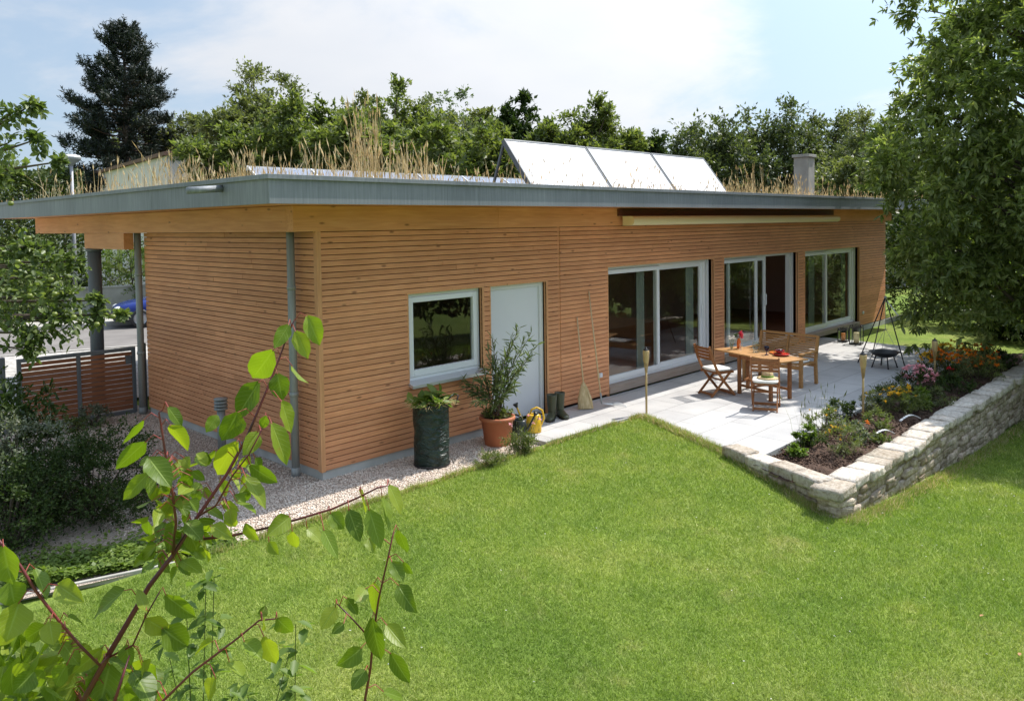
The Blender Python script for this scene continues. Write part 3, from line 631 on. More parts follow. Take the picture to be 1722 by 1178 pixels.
for a, b in ((5.95, 6.16), (7.18, 7.40), (8.95, 9.2), (10.2, 10.42), (15.0, 15.3), (17.2, 17.4)): curtain(a, b)

def rbox(mb, c, s, mi=0):
    mb.box(c[0]-s[0]/2, c[1]-s[1]/2, c[2]-s[2]/2, c[0]+s[0]/2, c[1]+s[1]/2, c[2]+s[2]/2, mi)
mred = mat('dark_red_fabric', (0.22, 0.02, 0.02), 0.8)
sf = thing('sofa', 'dark red sofa standing indoors behind the first sliding door', 'sofa', (8.3, 3.4, 0.06))
mb = MB(); rbox(mb, (0, 0, 0.22), (2.2, 0.85, 0.4)); mb.build('seat', mred, sf, bevel=0.05)
mb = MB(); rbox(mb, (0, 0.38, 0.62), (2.2, 0.2, 0.4)); mb.build('backrest', mred, sf, bevel=0.05)
for s_ in (-1, 1): mb = MB(); rbox(mb, (s_*1.0, 0, 0.5), (0.2, 0.85, 0.18)); mb.build('armrest', mred, sf, bevel=0.04)
ip = thing('indoor_chair', 'dark chair standing indoors behind the open middle sliding door', 'chair', (13.6, 2.2, 0.06), 0.5)
mb = MB(); rbox(mb, (0, 0, 0.45), (0.45, 0.45, 0.05)); mb.build('seat', M['black'], ip, bevel=0.02)
mb = MB(); rbox(mb, (0, 0.21, 0.72), (0.42, 0.04, 0.42)); mb.build('backrest', M['black'], ip, bevel=0.02)
for sx in (-1, 1):
    for sy in (-1, 1): mb = MB(); mb.tube([(sx*0.17, sy*0.17, 0.43), (sx*0.22, sy*0.22, 0.0)], 0.012, 8); mb.build('leg', M['galv'], ip)

# ------------------------------------------------------------------ dry stone wall
def stone_blob(V_, F_, c, sx, sy, sz, ax, ay, r, rough=0.06, n=3):
    "irregular rounded block; ax, ay are the horizontal unit axes"
    g = np.linspace(-1, 1, n+1); pts = {}; b = sum(len(v) for v in V_)
    loc = []; fc = []
    def vid(p):
        k = tuple(np.round(p, 4))
        if k not in pts: pts[k] = len(loc); loc.append(p)
        return pts[k]
    for a in range(3):
        for s in (-1, 1):
            o = [i for i in range(3) if i != a]
            for i in range(n):
                for j in range(n):
                    q = []
                    for di, dj in ((0, 0), (1, 0), (1, 1), (0, 1)):
                        p = np.zeros(3); p[a] = s; p[o[0]] = g[i+di]; p[o[1]] = g[j+dj]; q.append(vid(p))
                    if (s > 0) != (a == 1): q = q
                    else: q = q[::-1]
                    fc.append(q)
    P = np.array(loc)
    R = np.linalg.norm(P, axis=1, keepdims=True); P = P*(1-0.035*np.clip(R-1.0, 0, 1)**1.3)
    P += r.normal(0, rough, P.shape)
    W = np.array(c)+P[:, :1]*sx/2*np.array(ax)+P[:, 1:2]*sy/2*np.array(ay)+P[:, 2:]*sz/2*np.array([0, 0, 1.0])
    V_.append(W); F_.append(np.array(fc)+b)
r = np.random.default_rng(11)
wall = thing('dry_stone_wall', 'low dry stone wall of pale limestone holding up the flower bed', 'wall')
Vs, Fs = [], []
WY = -5.03
def zlawn(x): return float(hgt(x, WY-0.15))
def course_run(p0, p1, nrm, zfun, ztop, depth=0.26):
    p0 = np.array(p0); p1 = np.array(p1); Lh = np.linalg.norm(p1-p0); ax = (p1-p0)/Lh; ay = np.array(nrm)
    z = ztop
    while z > -1.15:
        h = r.uniform(0.075, 0.15); s = -0.02+r.uniform(-0.1, 0)
        while s < Lh:
            w_ = r.uniform(0.14, 0.38) if h < 0.12 else r.uniform(0.18, 0.46)
            if Lh-s-w_ < 0.12: w_ = Lh-s+0.02
            mid = s+w_/2; e = min(s+w_, Lh)
            m = p0+ax*mid
            if z > zfun(m)-0.02:
                if r.random() < 0.18 and h > 0.1:
                    for zz in (0.25, 0.75): stone_blob(Vs, Fs, (*(m+ay*(-depth/2+r.normal(0, 0.01))), z-h*zz), w_*0.97, depth, h*0.5, (*ax, 0), (*ay, 0), r, 0.05)
                else: stone_blob(Vs, Fs, (*(m+ay*(-depth/2+r.normal(0, 0.014))), z-h/2+r.normal(0, 0.004)), w_*0.98, depth, h*1.0, (*ax, 0), (*ay, 0), r, 0.045)
            s += w_
        z -= h
CX0, CX1 = 3.55, 16.5
course_run((CX0, WY), (CX1, WY), (0, -1), lambda m: zlawn(m[0]), -0.07)
E0 = np.array([4.17, -3.2]); E1 = np.array([3.5, -5.0]); ed = (E1-E0)/np.linalg.norm(E1-E0); en = np.array([ed[1], -ed[0]])
if en[0] > 0: en = -en
course_run(E0+ed*0.2, E1+ed*0.0, en, lambda m: float(hgt(m[0]-0.2, m[1])), -0.09)
mesh_np('rubble_stones', np.concatenate(Vs), np.concatenate(Fs), M['limestone'], wall, smooth=False)
Vs, Fs = [], []
s = 3.42
while s < CX1:
    w_ = r.uniform(0.26, 0.5)
    stone_blob(Vs, Fs, (s+w_/2, -4.90+r.normal(0, 0.018), -0.012+r.normal(0, 0.006)), w_*0.985, 0.32+r.uniform(-0.02, 0.05), 0.12, (1, r.normal(0, 0.03), 0), (0, 1, 0), r, 0.03, 4); s += w_
for a, b in ((0.0, 0.42), (0.43, 0.85), (0.86, 1.24), (1.25, 1.66)):
    m = E0+ed*(a+b)/2+en*(-0.12)
    stone_blob(Vs, Fs, (m[0], m[1], -0.01+r.normal(0, 0.006)-0.0*(a)), (b-a)*0.99, 0.27, 0.14, (*ed, 0), (*en, 0), r, 0.028, 4)
mesh_np('cap_stones', np.concatenate(Vs), np.concatenate(Fs), M['capstone'], wall, smooth=False)

# ------------------------------------------------------------------ leaf scatterers
def unit(a): return a/np.maximum(1e-9, np.linalg.norm(a, axis=-1, keepdims=True))
LEAF = (np.array([(0, 0, 0), (0.35, -0.5, 0.10), (1, 0, -0.06), (0.35, 0.5, 0.10)]), np.array([(0, 1, 2, 3)]))
LEAF6 = (np.array([(0, 0, 0), (0.30, -0.48, 0.16), (0.72, -0.34, 0.10), (1, 0, -0.10), (0.72, 0.34, 0.10), (0.30, 0.48, 0.16), (0.5, 0, 0.0)]),
         np.array([(0, 1, 2, 6), (6, 2, 3, 3), (0, 6, 4, 5), (6, 3, 3, 4)]))
def scatter(P, D, Nn, Ls, asp, tpl=LEAF):
    D = unit(D); Yv = unit(np.cross(Nn, D)); Nn = np.cross(D, Yv)
    T, F = tpl; n = len(P); Ls = np.asarray(Ls).reshape(-1, 1)
    V = P[:, None]+(T[None, :, 0:1]*D[:, None]+T[None, :, 1:2]*asp*Yv[:, None]+T[None, :, 2:3]*asp*Nn[:, None])*Ls[:, None]
    Fa = F[None]+len(T)*np.arange(n)[:, None, None]
    return V.reshape(-1, 3), Fa.reshape(-1, 4)
TRI = np.array([(0, 1, 3), (1, 2, 3)])
LEAFH = (np.array([(0, 0, 0), (0.28, -0.42, 0.14), (0.68, -0.36, 0.09), (1, 0, -0.12), (0.68, 0.36, 0.09), (0.28, 0.42, 0.14)]), np.array([(0, 1, 2, 3), (0, 3, 4, 5)]))

def sprigs(rg, centres, rads, n_sp, n_lf, lsize, droop=0.25, outward=None, up=0.15, spread=0.05, jit=0.6, tpl=LEAF, asp=0.5, hang=0.0, flat=1.0, inner=0.1, nodes_=0):
    "leafy twigs that leave each clump's centre"
    k = len(centres); idx = np.repeat(np.arange(k), n_sp)
    c = centres[idx]; rr = rads[idx]
    d = unit(rg.normal(0, 1, (len(idx), 3))*np.array([1, 1, flat]))
    if outward is not None: d = unit(d+outward[idx]*0.55)
    d[:, 2] += up; d = unit(d)
    Ln = rr*rg.uniform(0.45, 1.25, len(idx))
    m = n_lf; t = rg.uniform(inner, 1.0, (len(idx), m))**0.8
    if nodes_: t = np.clip(np.ceil(t*nodes_)/nodes_+rg.normal(0, 0.015, t.shape), 0.1, 1.05)
    P = c[:, None]+d[:, None]*(Ln[:, None]*t)[..., None]
    P[..., 2] -= droop*Ln[:, None]*t**2
    P += rg.normal(0, spread, P.shape)*rr[:, None, None]
    P = P.reshape(-1, 3); dd = np.repeat(d, m, 0)
    D = unit(dd*0.6+rg.normal(0, jit, P.shape)-np.array([0, 0, hang]))
    Nn = unit(rg.normal(0, 0.5, P.shape)+np.array([0, 0, 0.9]))
    Ls = lsize*rg.uniform(0.6, 1.25, len(P))
    return scatter(P, D, Nn, Ls, asp, tpl), (c, d, Ln)

def env_clumps(rg, ells, n, rad, surf=0.45):
    out = []; on = []
    wts = np.array([e[3]*e[4]*e[5] for e in ells])**0.8; wts /= wts.sum()
    for _ in range(n):
        e = ells[rg.choice(len(ells), p=wts)]
        d = unit(rg.normal(0, 1, 3)); q = rg.uniform(surf, 1.0)**0.6
        out.append(np.array(e[:3])+d*q*np.array(e[3:6])); on.append(d)
    return np.array(out), np.array(on), rad*rg.uniform(0.65, 1.35, n)

def tree(name, label, cat, group, x, y, ells, n_cl, cl_r, n_sp, n_lf, lsize, lm, seed, trunk_r=0.18, z0=-0.15, **kw):
    rg = np.random.default_rng(seed)
    t = thing(name, label, cat, (x, y, z0), 0, group)
    C, O, R_ = env_clumps(rg, ells, n_cl, cl_r, kw.pop('surf', 0.45))
    C -= np.array([x, y, z0])
    kw.setdefault('outward', O)
    (V, F), (c, d, Ln) = sprigs(rg, C, R_, n_sp, n_lf, lsize, **kw)
    mesh_np('crown', V, F, lm, t)
    top = C[:, 2].max(); mb = MB()
    H = top*0.8; pts = []; rs = []
    cen = C.mean(0)
    for i in range(7):
        q = i/6; pts.append((cen[0]*q*0.8+rg.normal(0, 0.05)*q, cen[1]*q*0.8+rg.normal(0, 0.05)*q, H*q)); rs.append(trunk_r*(1-0.78*q))
    mb.tube(pts, rs, 8)
    sel = rg.choice(len(C), min(len(C), 34), replace=False)
    for i in sel:
        q = min(0.92, max(0.18, (C[i][2]-0.35*np.linalg.norm(C[i][:2]-cen[:2]))/H*0.85)); a = np.array([cen[0]*q*0.8, cen[1]*q*0.8, H*q]); b = C[i]
        mid = (a+b)/2+np.array([0, 0, 0.12*np.linalg.norm(b-a)])*rg.uniform(-0.3, 1)
        mb.tube([a, mid, b], [trunk_r*0.32*(1-0.5*q), trunk_r*0.2, trunk_r*0.07], 5, cap=False)
    mb.build('trunk', M['bark'], t, smooth=True)
    return t

# ------------------------------------------------------------------ trees and bushes behind the house
G1 = 'trees behind the house'
def bg_tree(u, vtop, d, width_px, vb, label, lm, seed, nm='leafy_tree', cat='tree', n_cl=75, cl=0.95, n_sp=22, n_lf=15, ls=0.24, shape=0, group=G1, **kw):
    "tree whose axis stands d metres deep on sight line u, crown from vb up to vtop"
    top = at(u, vtop, d); x, y = top[0], top[1]; zt = top[2]; zb = at(u, vb, d)[2]; rw = width_px*d/FPX/2
    zc = (zt+zb)/2; rh = (zt-zb)/2
    if shape == 0: el = [(x, y, zc, rw, rw, rh), (x-rw*0.3, y, zb+rh*0.7, rw*0.9, rw*0.9, rh*0.65), (x+rw*0.35, y, zb+rh*0.8, rw*0.7, rw*0.7, rh*0.7)]
    elif shape == 1: el = [(x, y, zb+rh*0.55, rw, rw, rh*0.6), (x, y, zc, rw*0.72, rw*0.72, rh*0.8), (x, y, zt-rh*0.45, rw*0.4, rw*0.4, rh*0.5)]
    elif shape == 2: el = [(x-rw*0.5, y, zc+rh*0.1, rw*0.4, rw*0.5, rh*0.8), (x+rw*0.2, y, zc, rw*0.45, rw*0.5, rh), (x+rw*0.6, y, zc-rh*0.3, rw*0.4, rw*0.5, rh*0.7)]
    el.append((x, y, 2.6, rw*1.25, rw*1.25, 2.8))
    return tree(nm, label, cat, group, x, y, el, int(n_cl*1.35), cl, n_sp, n_lf, ls, lm, seed, trunk_r=0.14+rh*0.03, **kw)
bg_tree(252, 172, 50, 120, 330, 'small olive-green tree in front of the black pine, right of its trunk', M['lf_olive'], 21, n_cl=45)
bg_tree(330, 160, 47, 130, 330, 'bushy grey-green tree beside the right flank of the black pine', M['lf_olive'], 22, n_cl=55)
bg_tree(385, 205, 31, 130, 330, 'low bright green bushy tree above the left roof corner', M['lf_mid'], 23, n_cl=50, cl=0.75)
bg_tree(455, 104, 42, 150, 320, 'tall thin-crowned tree with wispy top left of the dry grass plume', M['lf_olive'], 24, nm='wispy_tree', n_cl=75, n_sp=20, n_lf=14, ls=0.19, shape=2, up=0.5)
bg_tree(505, 178, 33, 140, 320, 'leafy tree directly left of the dry grass plume', M['lf_mid'], 25, n_cl=60)
bg_tree(420, 170, 37, 150, 320, 'round olive tree between the wispy tree and the pine', M['lf_olive'], 36)
bg_tree(610, 172, 37, 150, 320, 'broad leafy tree farther back behind the dry grass plume', M['lf_olive'], 37)
bg_tree(700, 180, 38, 130, 320, 'olive tree between the pointed tree and the feathery locust', M['lf_olive'], 38)
bg_tree(840, 195, 36, 110, 320, 'olive tree filling the gap left of the slim conical tree', M['lf_olive'], 39)
bg_tree(585, 190, 29, 120, 320, 'leafy bright tree straight behind the dry grass plume', M['lf_mid'], 26, n_cl=55, cl=0.75)
bg_tree(655, 150, 36, 150, 320, 'pointed leafy tree just right of the dry grass plume', M['lf_mid'], 27, n_cl=65)
bg_tree(768, 142, 42, 150, 320, 'feathery pale green locust tree with rounded top, left of the collectors', M['lf_locust'], 28, nm='locust_tree', n_cl=80, cl=0.85, n_sp=14, ls=0.19)
bg_tree(718, 205, 30, 150, 325, 'bushy tree low in front of the feathery locust tree, to its left', M['lf_mid'], 29, n_cl=65, cl=0.75)
bg_tree(810, 215, 28, 130, 325, 'bushy yellowish tree low in front of the locust tree, beside the first collector', M['lf_mid'], 30, n_cl=60, cl=0.7)
bg_tree(872, 166, 34, 80, 320, 'slim conical tree rising above the left end of the collectors', M['lf_dark'], 31, shape=1, n_cl=50, cl=0.7)
bg_tree(918, 172, 32, 66, 320, 'slim broadleaf tree, second conical tree above the collectors', M['lf_mid'], 32, shape=1, n_cl=42, cl=0.62)
bg_tree(990, 164, 31, 100, 320, 'taller round-topped tree above the joint of the first two collectors', M['lf_mid'], 33, shape=0, n_cl=58, cl=0.7, ls=0.18)
bg_tree(1052, 200, 35, 66, 320, 'small conical tree above the middle collector', M['lf_mid'], 34, shape=1, n_cl=40, cl=0.62)
bg_tree(1103, 228, 48, 70, 320, 'small dark tree top peeping out above the last collector', M['lf_dark'], 35, shape=1, n_cl=36, cl=0.8)
for i, (u, v, w_, lb) in enumerate([(1165, 226, 120, 'dark oak at the left end of the far wood, beyond the last collector'), (1235, 200, 140, 'dark oak with broad top behind the dry roof grass left of the chimney'),
        (1318, 176, 130, 'tallest dark oak of the far wood, just left of the chimney'), (1392, 194, 120, 'dark oak standing behind and above the chimney')]):
    bg_tree(u, v, 58+i*2, w_, 330, lb, M['lf_oak'], 40+i, nm='oak_tree', n_cl=70, cl=1.6, n_sp=15, n_lf=13, ls=0.34)
bg_tree(1452, 186, 44, 120, 340, 'pale wispy willow-like tree right of the chimney', M['lf_olive'], 45, nm='wispy_tree', n_cl=65, cl=1.0, up=0.3, ls=0.17)
bg_tree(1440, 252, 36, 110, 345, 'low willow-like bushy tree close right of the chimney', M['lf_olive'], 46, n_cl=50, cl=0.8)
bg_tree(1530, 215, 40, 140, 345, 'mid green tree half hidden by the left edge of the cherry tree', M['lf_mid'], 47, n_cl=60, cl=1.0)
bg_tree(1640, 200, 40, 200, 345, 'dark tree hidden behind the upper cherry crown', M['lf_dark'], 48, n_cl=60, cl=1.2)
# garden shrubs beyond the terrace, right of the house
for i, (x, y, rx, rz, lb, lm) in enumerate([(20.6, -2.6, 1.0, 0.95, 'sunlit bright shrub beyond the far end of the terrace', 'lf_light'), (23.5, -5.5, 1.7, 1.9, 'dark shrub behind the cherry trunk, nearest the lawn', 'lf_dark'),
        (18.8, -4.0, 0.9, 0.55, 'low dark shrub just behind the end of the flower bed', 'lf_dark'), (18.0, -6.0, 1.0, 0.6, 'low dark shrub right of the cherry trunk', 'lf_dark'), (22.3, -0.6, 1.5, 1.7, 'tall dark shrub against the far end of the house', 'lf_dark'), (25, -10, 2.4, 2.0, 'wide dark shrub at the far right of the garden', 'lf_mid'), (27, -2.5, 2.6, 2.9, 'tall dense shrub filling the gap right of the house', 'lf_dark'), (27.5, -7.5, 2.4, 2.5, 'tall shrub behind the cherry trunk, farther back', 'lf_dark')]):
    tree('garden_shrub', lb, 'shrub', 'shrubs beyond the terrace', x, y, [(x, y, rz*0.95, rx, rx, rz)], 60, 0.7, 12, 11, 0.13, M[lm], 60+i, trunk_r=0.06, z0=-0.3)
# black pine
def pine():
    top = at(207, 52, 45); x, y, zt = top; rg = np.random.default_rng(8)
    t = thing('black_pine', 'tall dark pine with shaggy upturned branch tips behind the left of the roof', 'tree', (x, y, -0.15)); H = zt+0.15
    mb = MB(); mb.tube([(0, 0, H*q) for q in (0, 0.3, 0.6, 0.85, 0.98)], [0.35, 0.28, 0.17, 0.08, 0.03], 10)
    P, D, Nn, Ls = [], [], [], []
    vl = _R
    prof = [(0.22, 2.6), (0.36, 3.5), (0.46, 3.4), (0.56, 2.9), (0.66, 2.7), (0.76, 2.35), (0.84, 1.75), (0.92, 1.3), (1.0, 0.35)]
    for k in range(190):
        q = 0.2+0.8*(k/189)**0.9; Rm = np.interp(q, [p[0] for p in prof], [p[1] for p in prof])*rg.uniform(0.45, 1.18)
        a = k*2.4+rg.normal(0, 0.3); d = np.array([math.cos(a), math.sin(a), 0.0]); h0 = H*q-0.3
        rise = rg.uniform(-0.08, 0.35)*Rm+(0.5 if q > 0.9 else 0)
        base = np.array([0, 0, h0]); tip = base+d*Rm+np.array([0, 0, rise])
        mid = base+d*Rm*0.55+np.array([0, 0, rise*0.25])
        mb.tube([base, mid, tip], [0.05, 0.035, 0.015], 5, cap=False)
        nt_ = int(6+Rm*6)
        for j in range(nt_):
            s = rg.uniform(0.3, 1.0)**0.7; p = (1-s)**2*base+2*s*(1-s)*mid+s*s*tip
            side = np.cross(d, [0, 0, 1.0])*rg.normal(0, 0.28)*Rm*0.5*s; p = p+side
            td = unit(d*0.45+np.array([0, 0, 0.9])+rg.normal(0, 0.28, 3)); tl = rg.uniform(0.35, 0.75)
            n = 30; tt = rg.uniform(0, 1, n)
            P.append(p+td*tl*tt[:, None]+rg.normal(0, 0.03, (n, 3))); dd = unit(rg.normal(0, 1, (n, 3))+td*0.75); D.append(dd); Nn.append(rg.normal(0, 1, (n, 3))); Ls.append(rg.uniform(0.16, 0.28, n))
    mb.build('trunk', M['bark'], t, smooth=True)
    V, F = scatter(np.concatenate(P), np.concatenate(D), np.concatenate(Nn), np.concatenate(Ls), 0.22)
    mesh_np('crown', V, F, M['lf_pine'], t)
pine()

# clipped conifer hedge, left behind the carport
def hedge(name, label, p0, p1, hh, thick, n, lm, seed, cat='hedge', ls=0.12):
    rg = np.random.default_rng(seed); p0 = np.array(p0, float); p1 = np.array(p1, float); d = unit(p1-p0); nn = np.array([-d[1], d[0]]); Lh = np.linalg.norm(p1-p0)
    s = rg.uniform(0, Lh, n); f = rg.random(n); face = rg.random(n)
    off = np.where(face < 0.7, np.where(rg.random(n) < 0.5, -1, 1)*thick/2*rg.uniform(0.8, 1.05, n), rg.uniform(-1, 1, n)*thick/2)
    top = hh*(0.96+0.04*np.sin(s*1.7)); z = np.where(face < 0.7, f*top, top*rg.uniform(0.97, 1.03, n))
    P = np.stack([p0[0]+d[0]*s+nn[0]*off, p0[1]+d[1]*s+nn[1]*off, z], -1)
    o = np.stack([nn[0]*np.sign(off), nn[1]*np.sign(off), 0.8+0*off], -1)
    V, F = scatter(P, unit(o*0.5+rg.normal(0, 0.6, P.shape)), o+rg.normal(0, 0.5, P.shape), ls*rg.uniform(0.6, 1.3, n), 0.5)
    t = thing(name, label, cat, (0, 0, -0.1)); mesh_np('foliage', V, F, lm, t)
    mb = MB()
    for i in range(int(Lh/0.8)+1):
        q = p0+d*min(i*0.8, Lh); mb.tube([(q[0], q[1], 0), (q[0], q[1], hh*0.9)], [0.05, 0.02], 6)
    mb.build('stem', M['bark'], t); return t
a = at(-60, 330, 25); b = at(112, 330, 30)
hedge('conifer_hedge', 'tall clipped conifer hedge left of the street lamp', (a[0], a[1]), (b[0], b[1]), 5.3, 1.4, 26000, M['lf_hedge'], 90, ls=0.16)

hedge('reflection_hedge', 'tall dark hedge added out of view to darken the reflections in the glass doors', (27, -9), (3, -15.5), 4.4, 1.8, 34000, M['lf_dark'], 91, ls=0.26)  # added outside the frame so the panes mirror something dark instead of lit lawn
# ------------------------------------------------------------------ neighbour house, street wall, lamp, car
n1 = at(275, 300, 34); n0 = at(60, 340, 62)
v0 = np.array([n1[0], n1[1]]); v1 = np.array([n0[0], n0[1]]); nd = unit(v1-v0); nn = np.array([-nd[1], nd[0]])
if np.dot(nn, v0-CAM[:2]) < 0: nn = -nn
nh = thing('neighbour_house', 'pale rendered house with brown tiled eaves across the street', 'house', (v0[0], v0[1], -0.05), math.atan2(nd[1], nd[0]))
Ln_ = float(np.linalg.norm(v1-v0)); EV = 6.7; sgn = 1 if (math.cos(nh.rotation_euler[2])*nn[1]-math.sin(nh.rotation_euler[2])*nn[0]) > 0 else -1
M['nwall'] = mat('pale_wall_render', (0.80, 0.73, 0.70), 0.9); M['tile'] = mat('roof_tile', rough=0.8)
setc(M['tile'], ramp(M['tile'], noise(M['tile'], 6, 4), [(0.3, (0.13, 0.07, 0.05)), (0.7, (0.24, 0.13, 0.09))])); M['darkglass'] = mat('dark_window', (0.02, 0.02, 0.025), 0.08)
mb = MB(); mb.box(-0.6, 0, 0, Ln_, 9*sgn, EV-0.25); mb.build('wall', M['nwall'], nh)
mb = MB(); mb.add([(-0.9, -0.2*sgn, EV-0.3), (Ln_, -0.2*sgn, EV-0.3), (Ln_, 4.5*sgn, EV+0.25), (-0.9, 4.5*sgn, EV+0.25), (-0.9, 9.7*sgn, EV-0.3), (Ln_, 9.7*sgn, EV-0.3),
    (-0.9, -0.2*sgn, EV-0.45), (Ln_, -0.2*sgn, EV-0.45), (Ln_, 9.7*sgn, EV-0.45), (-0.9, 9.7*sgn, EV-0.45)], [(0, 1, 2, 3), (3, 2, 5, 4), (0, 6, 7, 1), (4, 5, 8, 9), (6, 9, 8, 7), (0, 3, 4, 9, 6), (1, 7, 8, 5, 2)]); mb.build('roof', M['tile'], nh)
for i, sx in enumerate((0.9, 3.2, 5.6, 8.2, 11.0, 14.0)):
    for zz in (0.85, 3.6):
        mb = MB(); mb.box(sx-0.65, -0.05*sgn, zz, sx+0.65, 0.02*sgn, zz+1.45); wd = mb.build('window', M['white'], nh)
        mb = MB(); mb.box(sx-0.56, -0.06*sgn, zz+0.09, sx-0.04, -0.052*sgn, zz+1.36); mb.box(sx+0.04, -0.06*sgn, zz+0.09, sx+0.56, -0.052*sgn, zz+1.36); mb.build('pane', M['darkglass'], wd)
a, b = rn*23.4+rd*(-14), rn*23.4+rd*9
mb = MB(); mb.bar((a[0], a[1], 0.45), (b[0], b[1], 0.45), 0.25, 0.95); sw = mb.build('street_wall', M['concrete'], bevel=0.01, label='low stained concrete wall across the street behind the blue car', cat='wall')
mb = MB(); mb.bar((a[0], a[1], 0.955), (b[0], b[1], 0.955), 0.32, 0.06); mb.build('coping', M['concrete'], sw, bevel=0.005)
verge = []
sheet('verge', [tuple(rn*21.25+rd*-60), tuple(rn*21.25+rd*60), tuple(rn*23.3+rd*60), tuple(rn*23.3+rd*-60)], -0.02, M['lawn'])
# shrubs behind the street wall
for i, (u, d, rx, rz, lb, lm) in enumerate([(222, 30.5, 1.1, 1.4, 'bright leafy shrub above the street wall behind the blue car', 'lf_light'), (185, 31, 0.9, 0.9, 'low shrub above the street wall between column and bright shrub', 'lf_mid'), (110, 31, 1.7, 2.7, 'tall green shrub behind the lamp post', 'lf_mid'), (40, 31, 2.2, 3.2, 'tall green shrub at the far left across the street', 'lf_mid')]):
    p = at(u, 480, d)
    tree('street_shrub', lb, 'shrub', 'shrubs across the street', p[0], p[1], [(p[0], p[1], rz*1.0, rx, rx, rz)], 36, 0.55, 9, 9, 0.11, M[lm], 100+i, trunk_r=0.04)
# street lamp
lp = gz(128.5, 527); lamp = thing('street_lamp', 'slim grey street lamp with a round white dish head', 'street lamp', (lp[0], lp[1], 0))
mb = MB(); mb.tube([(0, 0, 0), (0, 0, 5.55)], [0.085, 0.055], 14); mb.build('pole', zinc('lamp_grey', (0.42, 0.42, 0.45), 0.08), lamp, smooth=True)
mb = MB(); mb.lathe([(0.06, 5.45), (0.10, 5.52), (0.30, 5.66), (0.34, 5.74), (0.33, 5.78)], n=24); hd = mb.build('lamp_head', M['galv'], lamp, smooth=True)
mb = MB(); mb.lathe([(0.335, 5.782), (0.30, 5.83), (0.16, 5.88), (0.001, 5.89)], n=24); mb.build('lamp_cap', M['white'], hd, smooth=True)

def car():
    wp = gz(236, 546); hd = math.atan2(0.296, -0.955)
    # wheel centre (front near) at local (1.25, 0.72)
    cx, cy = 1.25, 0.74
    ox = wp[0]-(math.cos(hd)*cx-math.sin(hd)*cy); oy = wp[1]-(math.sin(hd)*cx+math.cos(hd)*cy)
    t = thing('parked_car', 'blue compact car parked at the far kerb, its nose showing past the wall', 'car', (ox, oy, -0.085), hd)
    paint = mat('blue_car_paint', (0.02, 0.04, 0.22), 0.22, 0.3, 0.6); trim = mat('dark_bumper', (0.035, 0.045, 0.07), 0.55)
    # body: lofted sections, nose toward +x
    secs = [(2.02, 0.36, 0.62, 0.50), (1.95, 0.30, 0.70, 0.68), (1.70, 0.25, 0.80, 0.79), (1.25, 0.24, 0.88, 0.83), (0.75, 0.24, 0.95, 0.84), (0.0, 0.22, 0.97, 0.84), (-1.0, 0.22, 0.98, 0.84), (-1.7, 0.26, 0.98, 0.80), (-2.0, 0.34, 0.92, 0.70)]
    mb = MB(); rows = []
    for x, zb, zt, hw in secs:
        row = []
        for (fy, fz) in ((-1, 0.0), (-1.0, 0.35), (-0.99, 0.62), (-0.93, 0.86), (-0.72, 0.97), (0, 1.0), (0.72, 0.97), (0.93, 0.86), (0.99, 0.62), (1.0, 0.35), (1, 0.0)):
            row.append(len(mb.v)); mb.v.append((x, fy*hw, zb+(zt-zb)*fz))
        rows.append(row)
    for i in range(len(rows)-1):
        for j in range(10): mb.f.append((rows[i][j], rows[i][j+1], rows[i+1][j+1], rows[i+1][j])); mb.m.append(0)
        mb.f.append((rows[i][10], rows[i][0], rows[i+1][0], rows[i+1][10])); mb.m.append(0)
    mb.f.append(tuple(reversed(rows[0]))); mb.m.append(0); mb.f.append(tuple(rows[-1])); mb.m.append(0)
    mb.build('body', paint, t, smooth=True, sub=1)
    mb = MB(); g = [(0.80, 0.93, 0.70), (0.15, 1.36, 0.56), (-0.9, 1.38, 0.56), (-1.75, 0.96, 0.70)]; b = 0
    for x, z, hw in g: mb.v += [(x, -hw, z), (x, hw, z)]
    for i in range(3): mb.f.append((2*i, 2*i+2, 2*i+3, 2*i+1)); mb.m.append(0)
    for s in (0, 1): mb.f.append((0+s, 2+s, 4+s, 6+s)); mb.m.append(0)
    mb.build('cabin', M['darkglass'], t)
    mb = MB(); mb.box(-0.9, -0.57, 1.365, 0.15, 0.57, 1.405); mb.build('roof', paint, t, bevel=0.02)
    mb = MB(); mb.box(1.72, -0.76, 0.26, 2.04, 0.76, 0.50); mb.build('bumper', trim, t, bevel=0.06)
    mb = MB(); mb.box(1.93, -0.26, 0.115+0.2, 2.045, 0.26, 0.115+0.31); mb.build('number_plate', M['white'], t, bevel=0.003)
    for s in (-1, 1):
        mb = MB(); mb.ell((1.86, s*0.55, 0.62), (0.15, 0.18, 0.085)); mb.build('headlight', mat('headlight_glass', (0.7, 0.72, 0.75), 0.1), t, smooth=True)
        mb = MB(); mb.ell((0.55, s*0.90, 1.0), (0.08, 0.09, 0.07)); mb.build('wing_mirror', paint, t, smooth=True)
        for wx in (1.25, -1.3):
            mb = MB(); n = 28
            for k in range(n+1):
                pass
            prof = [(0.20, -0.09), (0.285, -0.095), (0.30, -0.06), (0.30, 0.06), (0.285, 0.095), (0.20, 0.09)]; mb.lathe(prof, n=28)
            o = mb.build('wheel', M['black'], t, smooth=True); o.location = (wx, s*0.76, 0.30); o.rotation_euler = (-s*PI/2, 0, 0)
            mb = MB(); mb.lathe([(0.001, 0.06), (0.05, 0.075), (0.06, 0.05), (0.17, 0.05), (0.205, 0.085)], n=28)
            for q in range(6):
                aa = q*PI/3; mb.bar((0.05*math.cos(aa), 0.05*math.sin(aa), 0.06), (0.185*math.cos(aa), 0.185*math.sin(aa), 0.068), 0.035, 0.03)
            mb.build('rim', mat('alloy', (0.55, 0.56, 0.58), 0.3, 0.7), o)
car()

